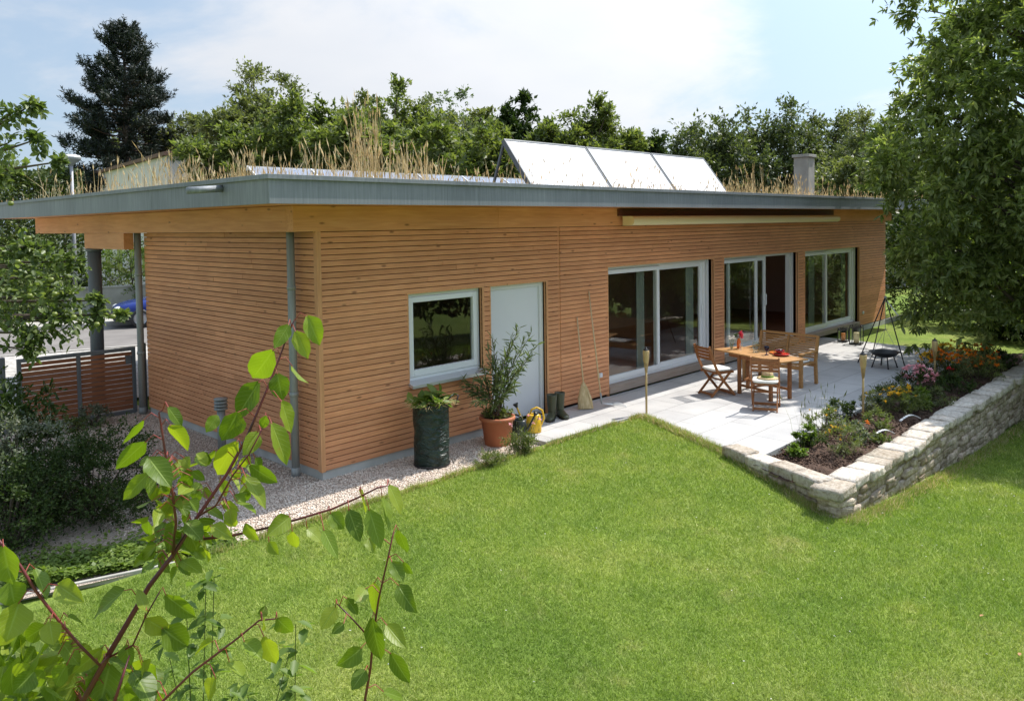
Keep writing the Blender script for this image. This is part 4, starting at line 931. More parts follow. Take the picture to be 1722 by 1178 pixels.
# ------------------------------------------------------------------ gate
gp0 = gz(240, 690, -0.05); gp0 = np.array([-0.10, 5.62]); gp1 = np.array([-1.86, 5.72])
gate = thing('garden_gate', 'low double panel gate of reddish boards in a grey steel frame', 'gate', (gp0[0], gp0[1], -0.07), math.atan2(gp1[1]-gp0[1], gp1[0]-gp0[0]))
GL = float(np.linalg.norm(gp1-gp0)); GH = 1.08
mb = MB()
for a, b in (((0.06, 0.04), (0.06, GH)), ((GL*0.52, 0.04), (GL*0.52, GH)), ((GL, 0.04), (GL, GH))): mb.bar((a[0], 0, a[1]), (b[0], 0, b[1]), 0.06, 0.05, (0, 1, 0))
mb.box(0.03, -0.026, GH, GL+0.03, 0.026, GH+0.06); mb.box(0.03, -0.024, 0.0, GL+0.03, 0.024, 0.06); mb.build('gate_frame', M['anthra'], gate, bevel=0.004)
mb = MB()
for a, b in ((0.09, GL*0.52-0.03), (GL*0.52+0.03, GL-0.03)):
    for k in range(13): z = 0.085+k*0.0765; mb.box(a, -0.014, z, b, 0.014, z+(0.066 if k not in (11, 12) else 0.058))
mb.build('board_panel', M['gatewood'], gate, bevel=0.002)
mb = MB(); mb.box(0.10, -0.03, 0.86, 0.19, 0.03, 1.0); mb.build('lock_case', M['anthra'], gate, bevel=0.004)
for q, lb in (((-0.02, 5.60), 'grey steel gate post against the corner of the slatted wall'), ((-2.10, 5.74), 'free-standing grey steel gate post at the bush end of the gate')):
    mb = MB(); mb.box(q[0]-0.05, q[1]-0.05, -0.1, q[0]+0.05, q[1]+0.05, 1.12); mb.build('gate_post', M['anthra'], bevel=0.005, label=lb, cat='post', group='steel gate posts')

# bollard lamp beside the side wall
bl = gz(418, 752, -0.07); bt = thing('bollard_lamp', 'short grey bollard lamp with louvred head in front of the side wall', 'garden lamp', (-0.32, 2.05, -0.07))
mb = MB(); mb.tube([(0, 0, 0), (0, 0, 0.62)], 0.055, 16); mb.build('post', M['galv'], bt, smooth=True)
mb = MB()
for k in range(3): mb.lathe([(0.05, 0.63+k*0.045), (0.095, 0.635+k*0.045), (0.085, 0.66+k*0.045), (0.05, 0.665+k*0.045)], n=20)
mb.lathe([(0.05, 0.765), (0.095, 0.77), (0.09, 0.79), (0.001, 0.80)], n=20); mb.build('lamp_head', M['galv'], bt, smooth=True)

# ------------------------------------------------------------------ roof: panels, dry grass
pw = mat('collector_glass', (0.80, 0.79, 0.80), 0.12, 0.0, 0.8); setc(pw, ramp(pw, noise(pw, 1.4, 6, rough=0.65), [(0.3, (0.66, 0.65, 0.66)), (0.7, (0.84, 0.82, 0.82))]))  # white glare of the bright sky is put into this base colour
xe = [4.87, 7.24, 9.56, 11.86]
YB, YT, ZB, ZTp = 0.95, 1.62, 3.70, 4.58
for i, lb in enumerate(('left of the three pale solar collectors leaning on the roof', 'middle one of the three pale solar collectors on the roof', 'right of the three pale solar collectors, nearest the chimney')):
    a, b = xe[i]+0.015, xe[i+1]-0.015
    t = thing('solar_collector', lb, 'solar panel', (a, YB, 3.62), 0, 'solar collectors on the roof')
    w_ = b-a; dy_, dz_ = YT-YB, ZTp-ZB; ln_ = math.hypot(dy_, dz_); ny_, nz_ = -dz_/ln_, dy_/ln_
    def q(x, s, o): return (x, dy_*s+ny_*o, ZB-3.62+dz_*s+nz_*o)
    mb = MB(); fw = 0.03
    for (x0, x1, s0, s1) in ((0, fw, 0, 1), (w_-fw, w_, 0, 1), (fw, w_-fw, 0, 0.03), (fw, w_-fw, 0.97, 1)):
        mb.add([q(x0, s0, 0), q(x1, s0, 0), q(x1, s1, 0), q(x0, s1, 0), q(x0, s0, 0.09), q(x1, s0, 0.09), q(x1, s1, 0.09), q(x0, s1, 0.09)], [(0, 3, 2, 1), (4, 5, 6, 7), (0, 1, 5, 4), (1, 2, 6, 5), (2, 3, 7, 6), (3, 0, 4, 7)])
    mb.build('panel_frame', M['anthra'], t)
    mb = MB(); mb.add([q(fw, 0.03, 0.01), q(w_-fw, 0.03, 0.01), q(w_-fw, 0.97, 0.01), q(fw, 0.97, 0.01), q(fw, 0.03, 0.08), q(w_-fw, 0.03, 0.08), q(w_-fw, 0.97, 0.08), q(fw, 0.97, 0.08)], [(0, 3, 2, 1), (4, 5, 6, 7), (0, 1, 5, 4), (1, 2, 6, 5), (2, 3, 7, 6), (3, 0, 4, 7)]); mb.build('glass_cover', pw, t)
    for xx in (0.06, w_-0.06):
        mb = MB(); mb.bar((xx, dy_, ZTp-3.66), (xx, dy_+0.35, 0.0), 0.04, 0.04); mb.bar((xx, 0.02, 0.06), (xx, dy_+0.35, 0.02), 0.04, 0.04); mb.build('strut', M['anthra'], t)
pv = mat('photovoltaic_cell', (0.22, 0.24, 0.30), 0.15, 0.0, 0.7)
x = 0.95; k = 0
while x < 6.9:
    t = thing('photovoltaic_panel', 'low white-framed photovoltaic panel, '+['leftmost of', 'second from the left in', 'third from the left in', 'third from the right in', 'second from the right in', 'rightmost of'][k]+' the row behind the roof grass', 'solar panel', (x, 3.0, 3.62), 0, 'low photovoltaic panels in a row on the roof')
    mb = MB(); mb.add([(0.02, 0, 0.12), (1.14, 0, 0.12), (1.14, 0.55, 0.46), (0.02, 0.55, 0.46), (0.02, 0.02, 0.09), (1.14, 0.02, 0.09), (1.14, 0.57, 0.43), (0.02, 0.57, 0.43)], [(0, 1, 2, 3), (4, 7, 6, 5), (0, 4, 5, 1), (1, 5, 6, 2), (2, 6, 7, 3), (3, 7, 4, 0)]); mb.build('cells', pv, t)
    mb = MB(); mb.box(0.0, 0.545, 0.40, 1.16, 0.585, 0.475); mb.bar((0.008, -0.01, 0.115), (0.008, 0.56, 0.465), 0.02, 0.03); mb.box(0.0, -0.03, 0.06, 1.16, 0.0, 0.115); mb.build('panel_frame', M['white'], t)
    mb = MB(); mb.box(0.1, 0.58, 0.0, 0.14, 0.62, 0.42); mb.box(1.0, 0.58, 0.0, 1.04, 0.62, 0.42); mb.build('strut', M['galv'], t)
    x += 1.18; k += 1

def stalks(name, P, H, lean, head, seed, wid=0.006, parent=None, matl=None, curve=0.3, headw=0.02, hl=0.18, **kw):
    "grass stalks: two-piece bent ribbons, some ending in a seed head"
    rg = np.random.default_rng(seed); n = len(P); a = rg.uniform(0, 2*PI, n); L_ = np.abs(rg.normal(0, lean, n))*H
    off = np.stack([np.cos(a)*L_, np.sin(a)*L_, 0*a], -1); up = np.stack([0*H, 0*H, H], -1)
    b = rg.uniform(0, PI, n); wv = np.stack([np.cos(b), np.sin(b), 0*b], -1)*wid/2
    mid = P+off*0.35+up*0.55; tip = P+off+up
    V = [np.stack([P-wv, P+wv, mid+wv*0.8, mid-wv*0.8], 1), np.stack([mid-wv*0.8, mid+wv*0.8, tip+wv*0.3, tip-wv*0.3], 1)]
    hsel = rg.random(n) < head
    Pm = tip[hsel]; dirv = unit(tip[hsel]-mid[hsel]); m = len(Pm)
    if m:
        for kk in range(2):
            bb = rg.uniform(0, PI, m); wh = np.stack([np.cos(bb), np.sin(bb), 0*bb], -1)*headw; hh = (hl*rg.uniform(0.6, 1.3, m))[:, None]
            V.append(np.stack([Pm-dirv*hh*0.5, Pm+wh, Pm+dirv*hh*0.7, Pm-wh], 1))
    V = np.concatenate([v.reshape(-1, 3) for v in V]); F = np.arange(len(V)).reshape(-1, 4)
    return mesh_np(name, V, F, matl or M['straw_grass'], parent, **kw)
rg = np.random.default_rng(77)
# broad cover of dry grass on the roof, patchy
n = 15000; x = rg.uniform(RX0+0.15, RX1-0.2, n); y = RY0+0.2+rg.random(n)**1.3*(RY1-RY0-0.5)
den = 0.5+0.5*np.sin(x*1.3+0.7)*np.sin(y*1.1+x*0.4)+0.25*np.sin(x*3.7); keep = rg.random(n) < np.clip(den, 0.12, 1)
x, y = x[keep], y[keep]
hh = (0.07+0.20*rg.random(len(x))**2.0)*np.where(x < 3.5, 0.6, 1.0)*(0.6+0.6*np.clip(np.sin(x*0.9+1.0)+0.4*np.sin(x*2.3), 0, 1.3))
hh = hh*np.where((x > 4.6) & (x < 12.2) & (y < 1.7), 0.8, 1.0)
stalks('roof_grass', np.stack([x, y, 3.61+0*x], -1), hh, 0.4, 0.35, 78, 0.008, kind='stuff', headw=0.009, hl=0.07)
n = 900; x = rg.uniform(-0.6, 20, n); y = rg.uniform(-0.5, 5, n)
stalks('roof_weeds', np.stack([x, y, 3.61+0*x], -1), 0.2+0.4*rg.random(n)**2, 0.3, 0.7, 79, 0.007, kind='stuff', headw=0.012, hl=0.12)
# longer green-tinged growth on the rear part of the roof and around the left side
n = 2000; x = np.concatenate([rg.uniform(-1, 7, n//2), rg.uniform(11.5, 20, n//2)]); y = rg.uniform(2.2, 9.5, n)
stalks('roof_grass_rear', np.stack([x, y, 3.61+0*x], -1), 0.2+0.45*rg.random(n)**1.7, 0.3, 0.6, 80, 0.01, kind='stuff', headw=0.012, hl=0.10)
def grass_clump(name, label, c, n, H0, H1, rad, seed, matl=None, lean=0.13, head=0.8, hw=0.02, hl=0.2, group=None, cat='grass clump'):
    rg = np.random.default_rng(seed); t = thing(name, label, cat, c, 0, group); a = rg.uniform(0, 2*PI, n); q = rad*np.sqrt(rg.random(n))
    stalks('stalks', np.stack([np.cos(a)*q, np.sin(a)*q, 0*a], -1), rg.uniform(H0, H1, n), lean, head, seed+1, 0.008, t, matl, headw=hw, hl=hl)
    return t
pc = at(618, 300, 10.6)
grass_clump('plume_grass', 'tallest dry golden grass clump with feathery seed heads on the roof', (pc[0], pc[1], 3.6), 85, 0.35, 1.22, 0.22, 201, hw=0.013, hl=0.13, lean=0.15)
for i, (u, H, lb) in enumerate([(560, 0.72, 'loose dry grass clump just left of the golden plume clump'), (668, 0.75, 'loose dry grass clump just right of the golden plume clump'), (437, 0.62, 'greenish dry grass clump at the roof corner'), (302, 0.62, 'dry grass clump over the left side of the roof'),
        (700, 0.5, 'reddish dry weed clump half way to the collectors'), (1258, 0.8, 'yellow dry grass clump right after the last collector'), (1330, 0.55, 'dry grass clump left of the chimney foot')]):
    d = 10.4 if u < 900 else 19.5
    p = at(u, 300, d if u > 350 else 11.5); yy = max(p[1], RY0+0.4)
    grass_clump('dry_grass_clump', lb, (p[0], yy, 3.6), 55, 0.15, H*(0.8 if u < 900 else 1.1), 0.42, 210+i*3, lean=0.22, hw=0.011, hl=0.12, group='dry grass clumps on the roof')

# ------------------------------------------------------------------ cherry tree on the right
CT = (14.3, -5.0)
rgc = np.random.default_rng(31)
cherry = thing('cherry_tree', 'large cherry tree with long drooping leaves overhanging the end of the terrace', 'tree', (CT[0], CT[1], -0.6))
ells = [(12.7, -2.9, 4.6, 1.0, 0.8, 1.5), (13.3, -4.1, 1.45, 1.5, 0.8, 0.5), (14.6, -5.8, 1.2, 1.8, 1.2, 0.6), (15.6, -4.0, 1.6, 1.3, 1.3, 0.8), (12.5, -3.5, 1.9, 1.15, 0.9, 0.8), (12.4, -3.6, 2.9, 0.9, 0.8, 0.6), (13.3, -4.3, 2.6, 1.6, 1.2, 1.3), (13.6, -6.8, 2.3, 2.0, 1.6, 1.5), (14.6, -5.4, 5.3, 2.9, 2.8, 3.9), (13.6, -5.0, 3.6, 2.2, 1.8, 1.9), (14.8, -6.6, 2.8, 2.9, 2.4, 1.7), (12.9, -3.9, 2.6, 1.2, 1.0, 0.9), (15.5, -7.0, 7.5, 2.4, 2.2, 2.6), (13.2, -4.8, 6.0, 1.7, 1.6, 1.9), (15.2, -3.7, 8.3, 2.2, 1.6, 1.7), (16.4, -3.3, 5.2, 2.3, 1.7, 3.2)]
Cc, Oc, Rc = env_clumps(rgc, ells, 410, 0.58, 0.45)
lo = Cc[:, 2] < 0.85; Cc[lo, 2] = 0.85+rgc.random(lo.sum())*0.5
Cc -= np.array([CT[0], CT[1], -0.6])
(V, F), _ = sprigs(rgc, Cc, Rc, 17, 18, 0.17, droop=0.4, outward=Oc, up=0.15, spread=0.012, jit=0.62, tpl=LEAFH, asp=0.36, hang=0.5, nodes_=3)
mesh_np('crown', V, F, M['lf_cherry'], cherry)
mb = MB(); mb.tube([(0, 0, -0.4), (0.02, 0, 0.6), (0.05, -0.05, 1.6), (0.1, -0.1, 3.2), (0.3, -0.3, 5.5), (0.4, -0.4, 8)], [0.27, 0.22, 0.19, 0.15, 0.09, 0.03], 14)
for i in rgc.choice(len(Cc), 90, replace=False):
    c = Cc[i]; q = max(1.3, min(7, c[2]-0.5*math.hypot(c[0], c[1]))); a = np.array([0.03*q, -0.03*q, q]); mid = (a+c)/2+np.array([0, 0, 0.25])
    mb.tube([a, mid, c], [0.055, 0.03, 0.008], 6, cap=False)
mb.build('trunk', M['bark'], cherry, smooth=True)

# ------------------------------------------------------------------ apple tree at the left
rga = np.random.default_rng(41)
ap0 = at(-190, 900, 7.6); AT = (float(ap0[0]), float(ap0[1]))
apple = thing('apple_tree', 'apple tree with small green apples reaching in at the left edge', 'tree', (AT[0], AT[1], -0.1))
cl = []; 
def addcl(u, v, d, r_): p = at(u, v, d); cl.append((*p, r_))
for u, v, d, r_ in [(20, 190, 7.0, .18), (55, 175, 7.0, .12), (15, 240, 7.1, .28), (60, 235, 6.9, .16), (-60, 300, 7.2, .35), (0, 295, 7.2, .12), (40, 415, 7.2, .22), (-60, 390, 7.3, .3), (30, 450, 7.2, .33), (95, 440, 7.4, .27),
    (60, 500, 7.2, .33), (0, 520, 7.2, .3), (120, 500, 7.4, .25), (125, 440, 7.5, .12), (165, 505, 7.5, .09), (205, 528, 7.5, .05), (100, 272, 7.0, .05), (60, 420, 7.3, .12), (30, 550, 7.2, .25), (80, 540, 7.3, .22), (120, 535, 7.3, .2), (165, 530, 7.5, .12), (45, 585, 7.1, .12), (60, 560, 7.2, .15), (-60, 450, 7.5, .5), (-80, 240, 7.6, .45), (-60, 540, 7.5, .4), (70, 445, 7.9, .35), (10, 480, 7.9, .4), (110, 465, 7.9, .3)]: addcl(u, v, d, r_)
cl = np.array(cl); Ca = cl[:, :3]-np.array([AT[0], AT[1], -0.1])
(V, F), (cc_, dd_, LL_) = sprigs(rga, Ca, cl[:, 3]*0.85, 14, 10, 0.068, droop=0.35, up=0.1, spread=0.1, jit=0.6, tpl=LEAFH, asp=0.62, hang=0.25)
mesh_np('crown', V, F, M['lf_apple'], apple)
mb = MB(); mb.tube([(0, 0, -0.1), (0.03, 0.02, 0.8), (0.1, 0, 1.5), (0.15, 0.05, 2.4), (0.2, 0, 3.6)], [0.13, 0.11, 0.09, 0.06, 0.025], 10)
for c in Ca:
    q = min(3.4, max(1.2, c[2]-0.25)); a = np.array([0.06*q, 0, q]); mid = (a+c)/2+np.array([0, 0, 0.12]); mb.tube([a, mid, c], [0.03, 0.018, 0.006], 6, cap=False)
mb.build('trunk', M['bark'], apple, smooth=True)
m_ap = mat('green_apple', (0.16, 0.19, 0.035), 0.4)
for u, v, d in [(92, 494, 7.0), (50, 497, 7.0), (124, 533, 7.0), (163, 545, 7.1), (48, 400, 6.9), (92, 528, 7.1), (86, 470, 7.0), (18, 342, 6.9), (190, 532, 7.2), (30, 440, 6.9)]:
    p = at(u, v, d)-np.array([AT[0], AT[1], -0.1]); mb = MB(); mb.lathe([(0.001, -0.019), (0.015, -0.021), (0.024, -0.006), (0.025, 0.005), (0.016, 0.019), (0.005, 0.016), (0.001, 0.014)], p, n=14); mb.build('apple', m_ap, apple, smooth=True)

# ------------------------------------------------------------------ bushes and ground cover, left foreground
def bush(name, label, c, rad, n_cl, cl_r, nsp, nlf, ls, lm, seed, group=None, tpl=LEAF, asp=0.5, cat='bush', up=0.35, surf=0.3, stem_r=0.012, **kw):
    rg = np.random.default_rng(seed); t = thing(name, label, cat, c, 0, group)
    C, O, R_ = env_clumps(rg, [(0, 0, rad[2], rad[0], rad[1], rad[2])], n_cl, cl_r, surf); C[:, 2] = np.maximum(C[:, 2], 0.05)
    (V, F), _ = sprigs(rg, C, R_, nsp, nlf, ls, outward=O, up=up, tpl=tpl, asp=asp, **kw); V[:, 2] = np.maximum(V[:, 2], 0.005)
    mesh_np('foliage', V, F, lm, t); mb = MB()
    for c_ in C[:40]: mb.tube([(0.1*c_[0], 0.1*c_[1], -0.05), (0.6*c_[0], 0.6*c_[1], c_[2]*0.6), tuple(c_)], [stem_r, stem_r*0.7, stem_r*0.3], 5, cap=False)
    mb.build('stem', M['bark'], t, smooth=True); return t
bush('dark_laurel', 'dark glossy-leaved bush at the left edge in front of the gate', (-3.05, 2.5, -0.1), (0.75, 0.9, 0.75), 60, 0.3, 10, 9, 0.085, M['lf_dark'], 301, tpl=LEAFH, asp=0.42, up=0.7)
bush('small_leaved_bush', 'big dark small-leaved bush spreading onto the gravel at left', (-2.35, 1.05, -0.1), (0.8, 1.0, 0.42), 110, 0.27, 16, 14, 0.036, M['lf_dark'], 302, up=0.4)
bush('small_leaved_bush', 'pale-tipped small-leaved bush between the dark glossy bush and the gravel', (-2.95, 1.35, -0.1), (0.55, 0.6, 0.55), 46, 0.3, 12, 13, 0.036, M['lf_grey'], 303, up=0.8)
bush('small_leaved_bush', 'low dark bush at the left edge below the pale-tipped bush', (-3.3, 0.6, -0.1), (0.6, 0.7, 0.4), 60, 0.28, 14, 12, 0.04, M['lf_dark'], 304, up=0.4)
bush('weed_tuft', 'small green weed tuft at the foot of the gate', (-0.95, 5.2, -0.08), (0.22, 0.22, 0.14), 14, 0.16, 9, 9, 0.05, M['lf_grey'], 305, cat='weed')
bush('weed_tuft', 'low green weed tuft under the gate, left of the middle bar', (-1.35, 5.0, -0.08), (0.18, 0.18, 0.1), 10, 0.14, 9, 9, 0.045, M['lf_mid'], 306, cat='weed')
# ground cover sheet of small lobed leaves (uncountable)
rg = np.random.default_rng(310); n = 15000; q = rg.random(n); x = -1.75-2.6*q+rg.normal(0, 0.08, n); base = -1.15+(-2.0-x)*0.335
y = base+np.abs(rg.normal(0, 0.33, n))+0.05; k = (x > -5) & (x < -1.6) & (y < 1.5); x, y = x[k], y[k]
P = np.stack([x, y, -0.06+0.13*rg.random(len(x))*(0.6+0.4*np.sin(x*9)*np.sin(y*8))], -1)
V, F = scatter(P, rg.normal(0, 1, P.shape)*np.array([1, 1, 0.3]), np.array([0, 0, 1.0])+rg.normal(0, 0.35, P.shape), 0.045*rg.uniform(0.6, 1.3, len(P)), 0.8)
mesh_np('ground_cover', V, F, M['lf_light'], kind='stuff')

# ------------------------------------------------------------------ terrace furniture
def arc_bar(mb, pts, w_, h_, up=(0, 1, 0)):
    for a, b in zip(pts[:-1], pts[1:]): mb.bar(a, b, w_, h_, up)
tb = thing('garden_table', 'slatted teak gateleg table laid with glasses and a red dish', 'table', (7.68, -1.963, 0), -0.331)
TW, TL, TH = 0.62, 1.66, 0.735
mb = MB(); ns = 17; p = TL/ns
for i in range(ns):
    y = -TL/2+i*p
    if i in (0, ns-1): mb.box(-TW/2, y, TH-0.024, TW/2, y+p-0.004, TH)
    else: mb.box(-TW/2+0.055, y, TH-0.022, TW/2-0.055, y+p-0.008, TH-0.001)
for s in (-1, 1): mb.box(s*TW/2-(0.05 if s > 0 else 0), -TL/2+p, TH-0.024, s*TW/2+(0.05 if s < 0 else 0), TL/2-p, TH)
mb.build('tabletop', M['teak2'], tb, bevel=0.003)
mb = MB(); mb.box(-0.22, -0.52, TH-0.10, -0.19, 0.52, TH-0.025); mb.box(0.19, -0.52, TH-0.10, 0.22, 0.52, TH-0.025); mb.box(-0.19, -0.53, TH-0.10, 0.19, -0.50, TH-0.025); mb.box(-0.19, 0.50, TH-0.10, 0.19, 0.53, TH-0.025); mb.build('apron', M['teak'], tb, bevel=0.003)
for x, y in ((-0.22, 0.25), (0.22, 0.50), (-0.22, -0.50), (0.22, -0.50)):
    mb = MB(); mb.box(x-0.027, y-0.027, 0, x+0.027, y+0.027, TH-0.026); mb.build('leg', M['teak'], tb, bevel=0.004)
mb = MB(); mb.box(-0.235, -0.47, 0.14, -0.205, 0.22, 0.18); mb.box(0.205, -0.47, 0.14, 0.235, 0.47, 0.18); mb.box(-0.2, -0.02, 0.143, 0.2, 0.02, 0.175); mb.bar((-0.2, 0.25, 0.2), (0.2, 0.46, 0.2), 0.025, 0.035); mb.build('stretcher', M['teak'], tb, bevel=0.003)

def folding_chair(label, loc, rz):
    t = thing('folding_chair', label, 'chair', loc, rz, 'folding chairs at the table')
    for s in (-1, 1):
        mb = MB(); y = s*0.215
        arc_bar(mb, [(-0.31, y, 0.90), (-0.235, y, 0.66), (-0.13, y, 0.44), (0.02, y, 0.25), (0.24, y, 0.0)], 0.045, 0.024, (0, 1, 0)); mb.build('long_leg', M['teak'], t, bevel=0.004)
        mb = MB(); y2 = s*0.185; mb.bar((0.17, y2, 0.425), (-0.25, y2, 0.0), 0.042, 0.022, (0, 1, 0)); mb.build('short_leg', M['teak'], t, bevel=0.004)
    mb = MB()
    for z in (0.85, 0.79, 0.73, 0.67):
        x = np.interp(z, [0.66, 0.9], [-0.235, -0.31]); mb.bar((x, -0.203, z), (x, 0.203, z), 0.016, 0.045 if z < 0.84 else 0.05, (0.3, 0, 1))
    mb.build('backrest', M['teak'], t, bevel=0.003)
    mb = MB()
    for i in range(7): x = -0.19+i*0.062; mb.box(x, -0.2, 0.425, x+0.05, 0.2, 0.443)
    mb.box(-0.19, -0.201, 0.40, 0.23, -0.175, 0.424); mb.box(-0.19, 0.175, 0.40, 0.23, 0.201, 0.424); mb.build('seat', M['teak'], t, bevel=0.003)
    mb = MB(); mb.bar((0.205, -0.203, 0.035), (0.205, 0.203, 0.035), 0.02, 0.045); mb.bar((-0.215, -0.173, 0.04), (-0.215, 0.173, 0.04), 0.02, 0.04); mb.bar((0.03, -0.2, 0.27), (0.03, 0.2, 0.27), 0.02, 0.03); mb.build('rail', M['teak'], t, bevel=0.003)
    return t
C1, A1 = (7.24, -1.37), -0.40; C2, A2 = (6.78, -2.53), 0.42
folding_chair('teak folding chair at the house end of the table, seen from its side', (*C1, 0), A1)
folding_chair('teak folding chair nearest the lawn, slatted back to the viewer, with a hat on it', (*C2, 0), A2)
def cushion(label, loc, rz, sx=0.42, sy=0.42, group='white seat cushions'):
    mb = MB(); n = 10; prof = []
    def sq(t, rx, ry):
        c, s = math.cos(t), math.sin(t); e = 0.38
        return rx*math.copysign(abs(c)**e, c), ry*math.copysign(abs(s)**e, s)
    rows = []
    for k, (f, z) in enumerate([(0.001, 0.0), (0.9, 0.0), (1.0, 0.018), (0.97, 0.042), (0.75, 0.052), (0.001, 0.056)]):
        row = []
        for j in range(28):
            x, y = sq(2*PI*j/28, f*sx/2, f*sy/2); row.append(len(mb.v)); mb.v.append((x, y, z))
        rows.append(row)
    for a, b in zip(rows[:-1], rows[1:]):
        for j in range(28): mb.f.append((a[j], a[(j+1) % 28], b[(j+1) % 28], b[j])); mb.m.append(0)
    o = mb.build('seat_cushion', M['cushion'], None, smooth=True, label=label, cat='cushion', group=group); o.location = loc; o.rotation_euler = (0, 0, rz); return o
def loc(c, a, x, y, z): return (c[0]+math.cos(a)*x-math.sin(a)*y, c[1]+math.sin(a)*x+math.cos(a)*y, z)
cushion('white cushion on the folding chair at the house end of the table', loc(C1, A1, 0.02, 0, 0.445), A1)
cushion('white cushion lying under the hat on the chair nearest the lawn', loc(C2, A2, 0.02, 0, 0.445), A2)
hat = thing('sun_hat', 'pale straw sun hat with wide brim and green band on the chair cushion', 'hat', loc(C2, A2, 0.03, -0.03, 0.503), 0.3)
mb = MB(); mb.lathe([(0.095, 0.012), (0.13, 0.006), (0.175, 0.0), (0.178, 0.004), (0.13, 0.012), (0.097, 0.018)], n=30, wob=lambda t, z: 1+0.02*math.sin(3*t)); mb.build('brim', M['straw'], hat, smooth=True)
mb = MB(); mb.lathe([(0.096, 0.016), (0.092, 0.06), (0.08, 0.10), (0.05, 0.115), (0.001, 0.108)], n=30); mb.build('crown', M['straw'], hat, smooth=True)
mb = MB(); mb.lathe([(0.099, 0.016), (0.0965, 0.05), (0.0955, 0.05)], n=30); mb.build('hat_band', mat('green_band', (0.18, 0.30, 0.04), 0.8), hat, smooth=True)

BX, BA = (9.0, -1.72), -0.08
bench = thing('garden_bench', 'slatted pale teak garden bench behind the table', 'bench', (*BX, 0), BA)
BLh = 0.62
for s in (-1, 1):
    y = s*(BLh-0.03)
    mb = MB(); mb.box(-0.30, y-0.03, 0, -0.24, y+0.03, 0.60); mb.build('front_leg', M['teak2'], bench, bevel=0.004)
    mb = MB(); mb.bar((0.30, y, 0), (0.27, y, 0.42), 0.055, 0.055, (0, 1, 0)); mb.bar((0.27, y, 0.42), (0.37, y, 0.90), 0.055, 0.05, (0, 1, 0)); mb.build('rear_leg', M['teak2'], bench, bevel=0.004)
    mb = MB(); mb.box(-0.32, y-0.035, 0.602, 0.32, y+0.035, 0.63); mb.build('armrest', M['teak2'], bench, bevel=0.006)
mb = MB()
for i in range(8): x = -0.27+i*0.067; mb.box(x, -BLh+0.002, 0.405, x+0.055, BLh-0.002, 0.425)
mb.box(-0.285, -BLh+0.061, 0.33, -0.26, BLh-0.061, 0.40); mb.box(0.25, -BLh+0.061, 0.33, 0.275, BLh-0.061, 0.40); mb.build('seat', M['teak2'], bench, bevel=0.003)
mb = MB()
for k in range(9):
    z = 0.50+k*0.041; x = np.interp(z, [0.42, 0.90], [0.265, 0.365])
    for a, b in ((-BLh+0.061, -0.03), (0.03, BLh-0.061)): mb.bar((x, a, z), (x, b, z), 0.014, 0.030, (0.2, 0, 1))
mb.bar((0.363, -BLh+0.061, 0.885), (0.363, BLh-0.061, 0.885), 0.035, 0.05, (0.2, 0, 1)); mb.bar((0.27, 0, 0.44), (0.358, 0, 0.86), 0.05, 0.03, (0, 1, 0)); mb.build('backrest', M['teak2'], bench, bevel=0.002)
cushion('long white cushion lying on the garden bench', loc(BX, BA, -0.02, -0.18, 0.427), BA, 0.46, 0.78)

# ------------------------------------------------------------------ things on the table
def onT(x, y, z=0.0): return (x, y, TH+0.001+z)
def glass_cup(label, c, r0, r1, h, m_, cat='glass', group='drinking glasses on the table', water=0):
    t = None; mb = MB(); mb.lathe([(0.001, 0.004), (r0*0.9, 0.004), (r0, 0.0), (r1, h), (r1-0.0025, h), (r0-0.003, 0.008), (0.001, 0.008)], n=24)
    o = mb.build('drinking_glass', m_, smooth=True, label=label, cat=cat, group=group); o.location = c; return o
glass_cup('clear tumbler standing just behind the glass jug', onT(8.02, -1.70), 0.03, 0.036, 0.11, M['clear'])
glass_cup('clear tumbler beside the flower glass near the wall end of the table', onT(7.86, -1.52), 0.03, 0.036, 0.11, M['clear'])
jug = thing('glass_jug', 'clear glass jug in the middle of the table', 'jug', onT(7.79, -1.86))
mb = MB(); mb.lathe([(0.001, 0.004), (0.055, 0.0), (0.068, 0.05), (0.066, 0.12), (0.058, 0.17), (0.066, 0.20), (0.063, 0.20), (0.055, 0.17), (0.062, 0.12), (0.064, 0.05), (0.05, 0.01), (0.001, 0.01)], n=28); mb.build('body', M['clear'], jug, smooth=True)
mb = MB(); mb.tube([(0.055, 0, 0.17), (0.11, 0, 0.165), (0.115, 0, 0.10), (0.066, 0, 0.06)], 0.006, 8); mb.build('handle', M['clear'], jug, smooth=True)
gob = thing('blue_goblet', 'deep blue glass goblet on the table beside the jug', 'goblet', onT(7.64, -2.13))
mb = MB(); mb.lathe([(0.001, 0.002), (0.036, 0.0), (0.034, 0.005), (0.007, 0.015), (0.007, 0.06), (0.03, 0.08), (0.042, 0.115), (0.040, 0.155), (0.037, 0.155), (0.038, 0.115), (0.02, 0.085), (0.001, 0.08)], n=24); mb.build('bowl', M['blueglass'], gob, smooth=True)
def plate(nm, label, c, r_, h, m_):
    mb = MB(); mb.lathe([(0.001, 0.0), (r_*0.6, 0.0), (r_, h), (r_-0.004, h+0.003), (r_*0.58, 0.006), (0.001, 0.006)], n=30); o = mb.build(nm, m_, smooth=True, label=label, cat='plate'); o.location = c; return o
plate('dinner_plate', 'orange plate lying under the red dish on the table', onT(7.90, -2.20), 0.14, 0.018, mat('orange_glaze', (0.75, 0.22, 0.05), 0.2))
plate('serving_dish', 'dark red serving dish in front of the orange plate', onT(7.72, -2.36), 0.145, 0.03, mat('red_glaze', (0.42, 0.03, 0.02), 0.2))
fb = thing('fruit_bowl', 'red bowl of dark berries on top of the red dish', 'bowl', onT(7.77, -2.31, 0.034))
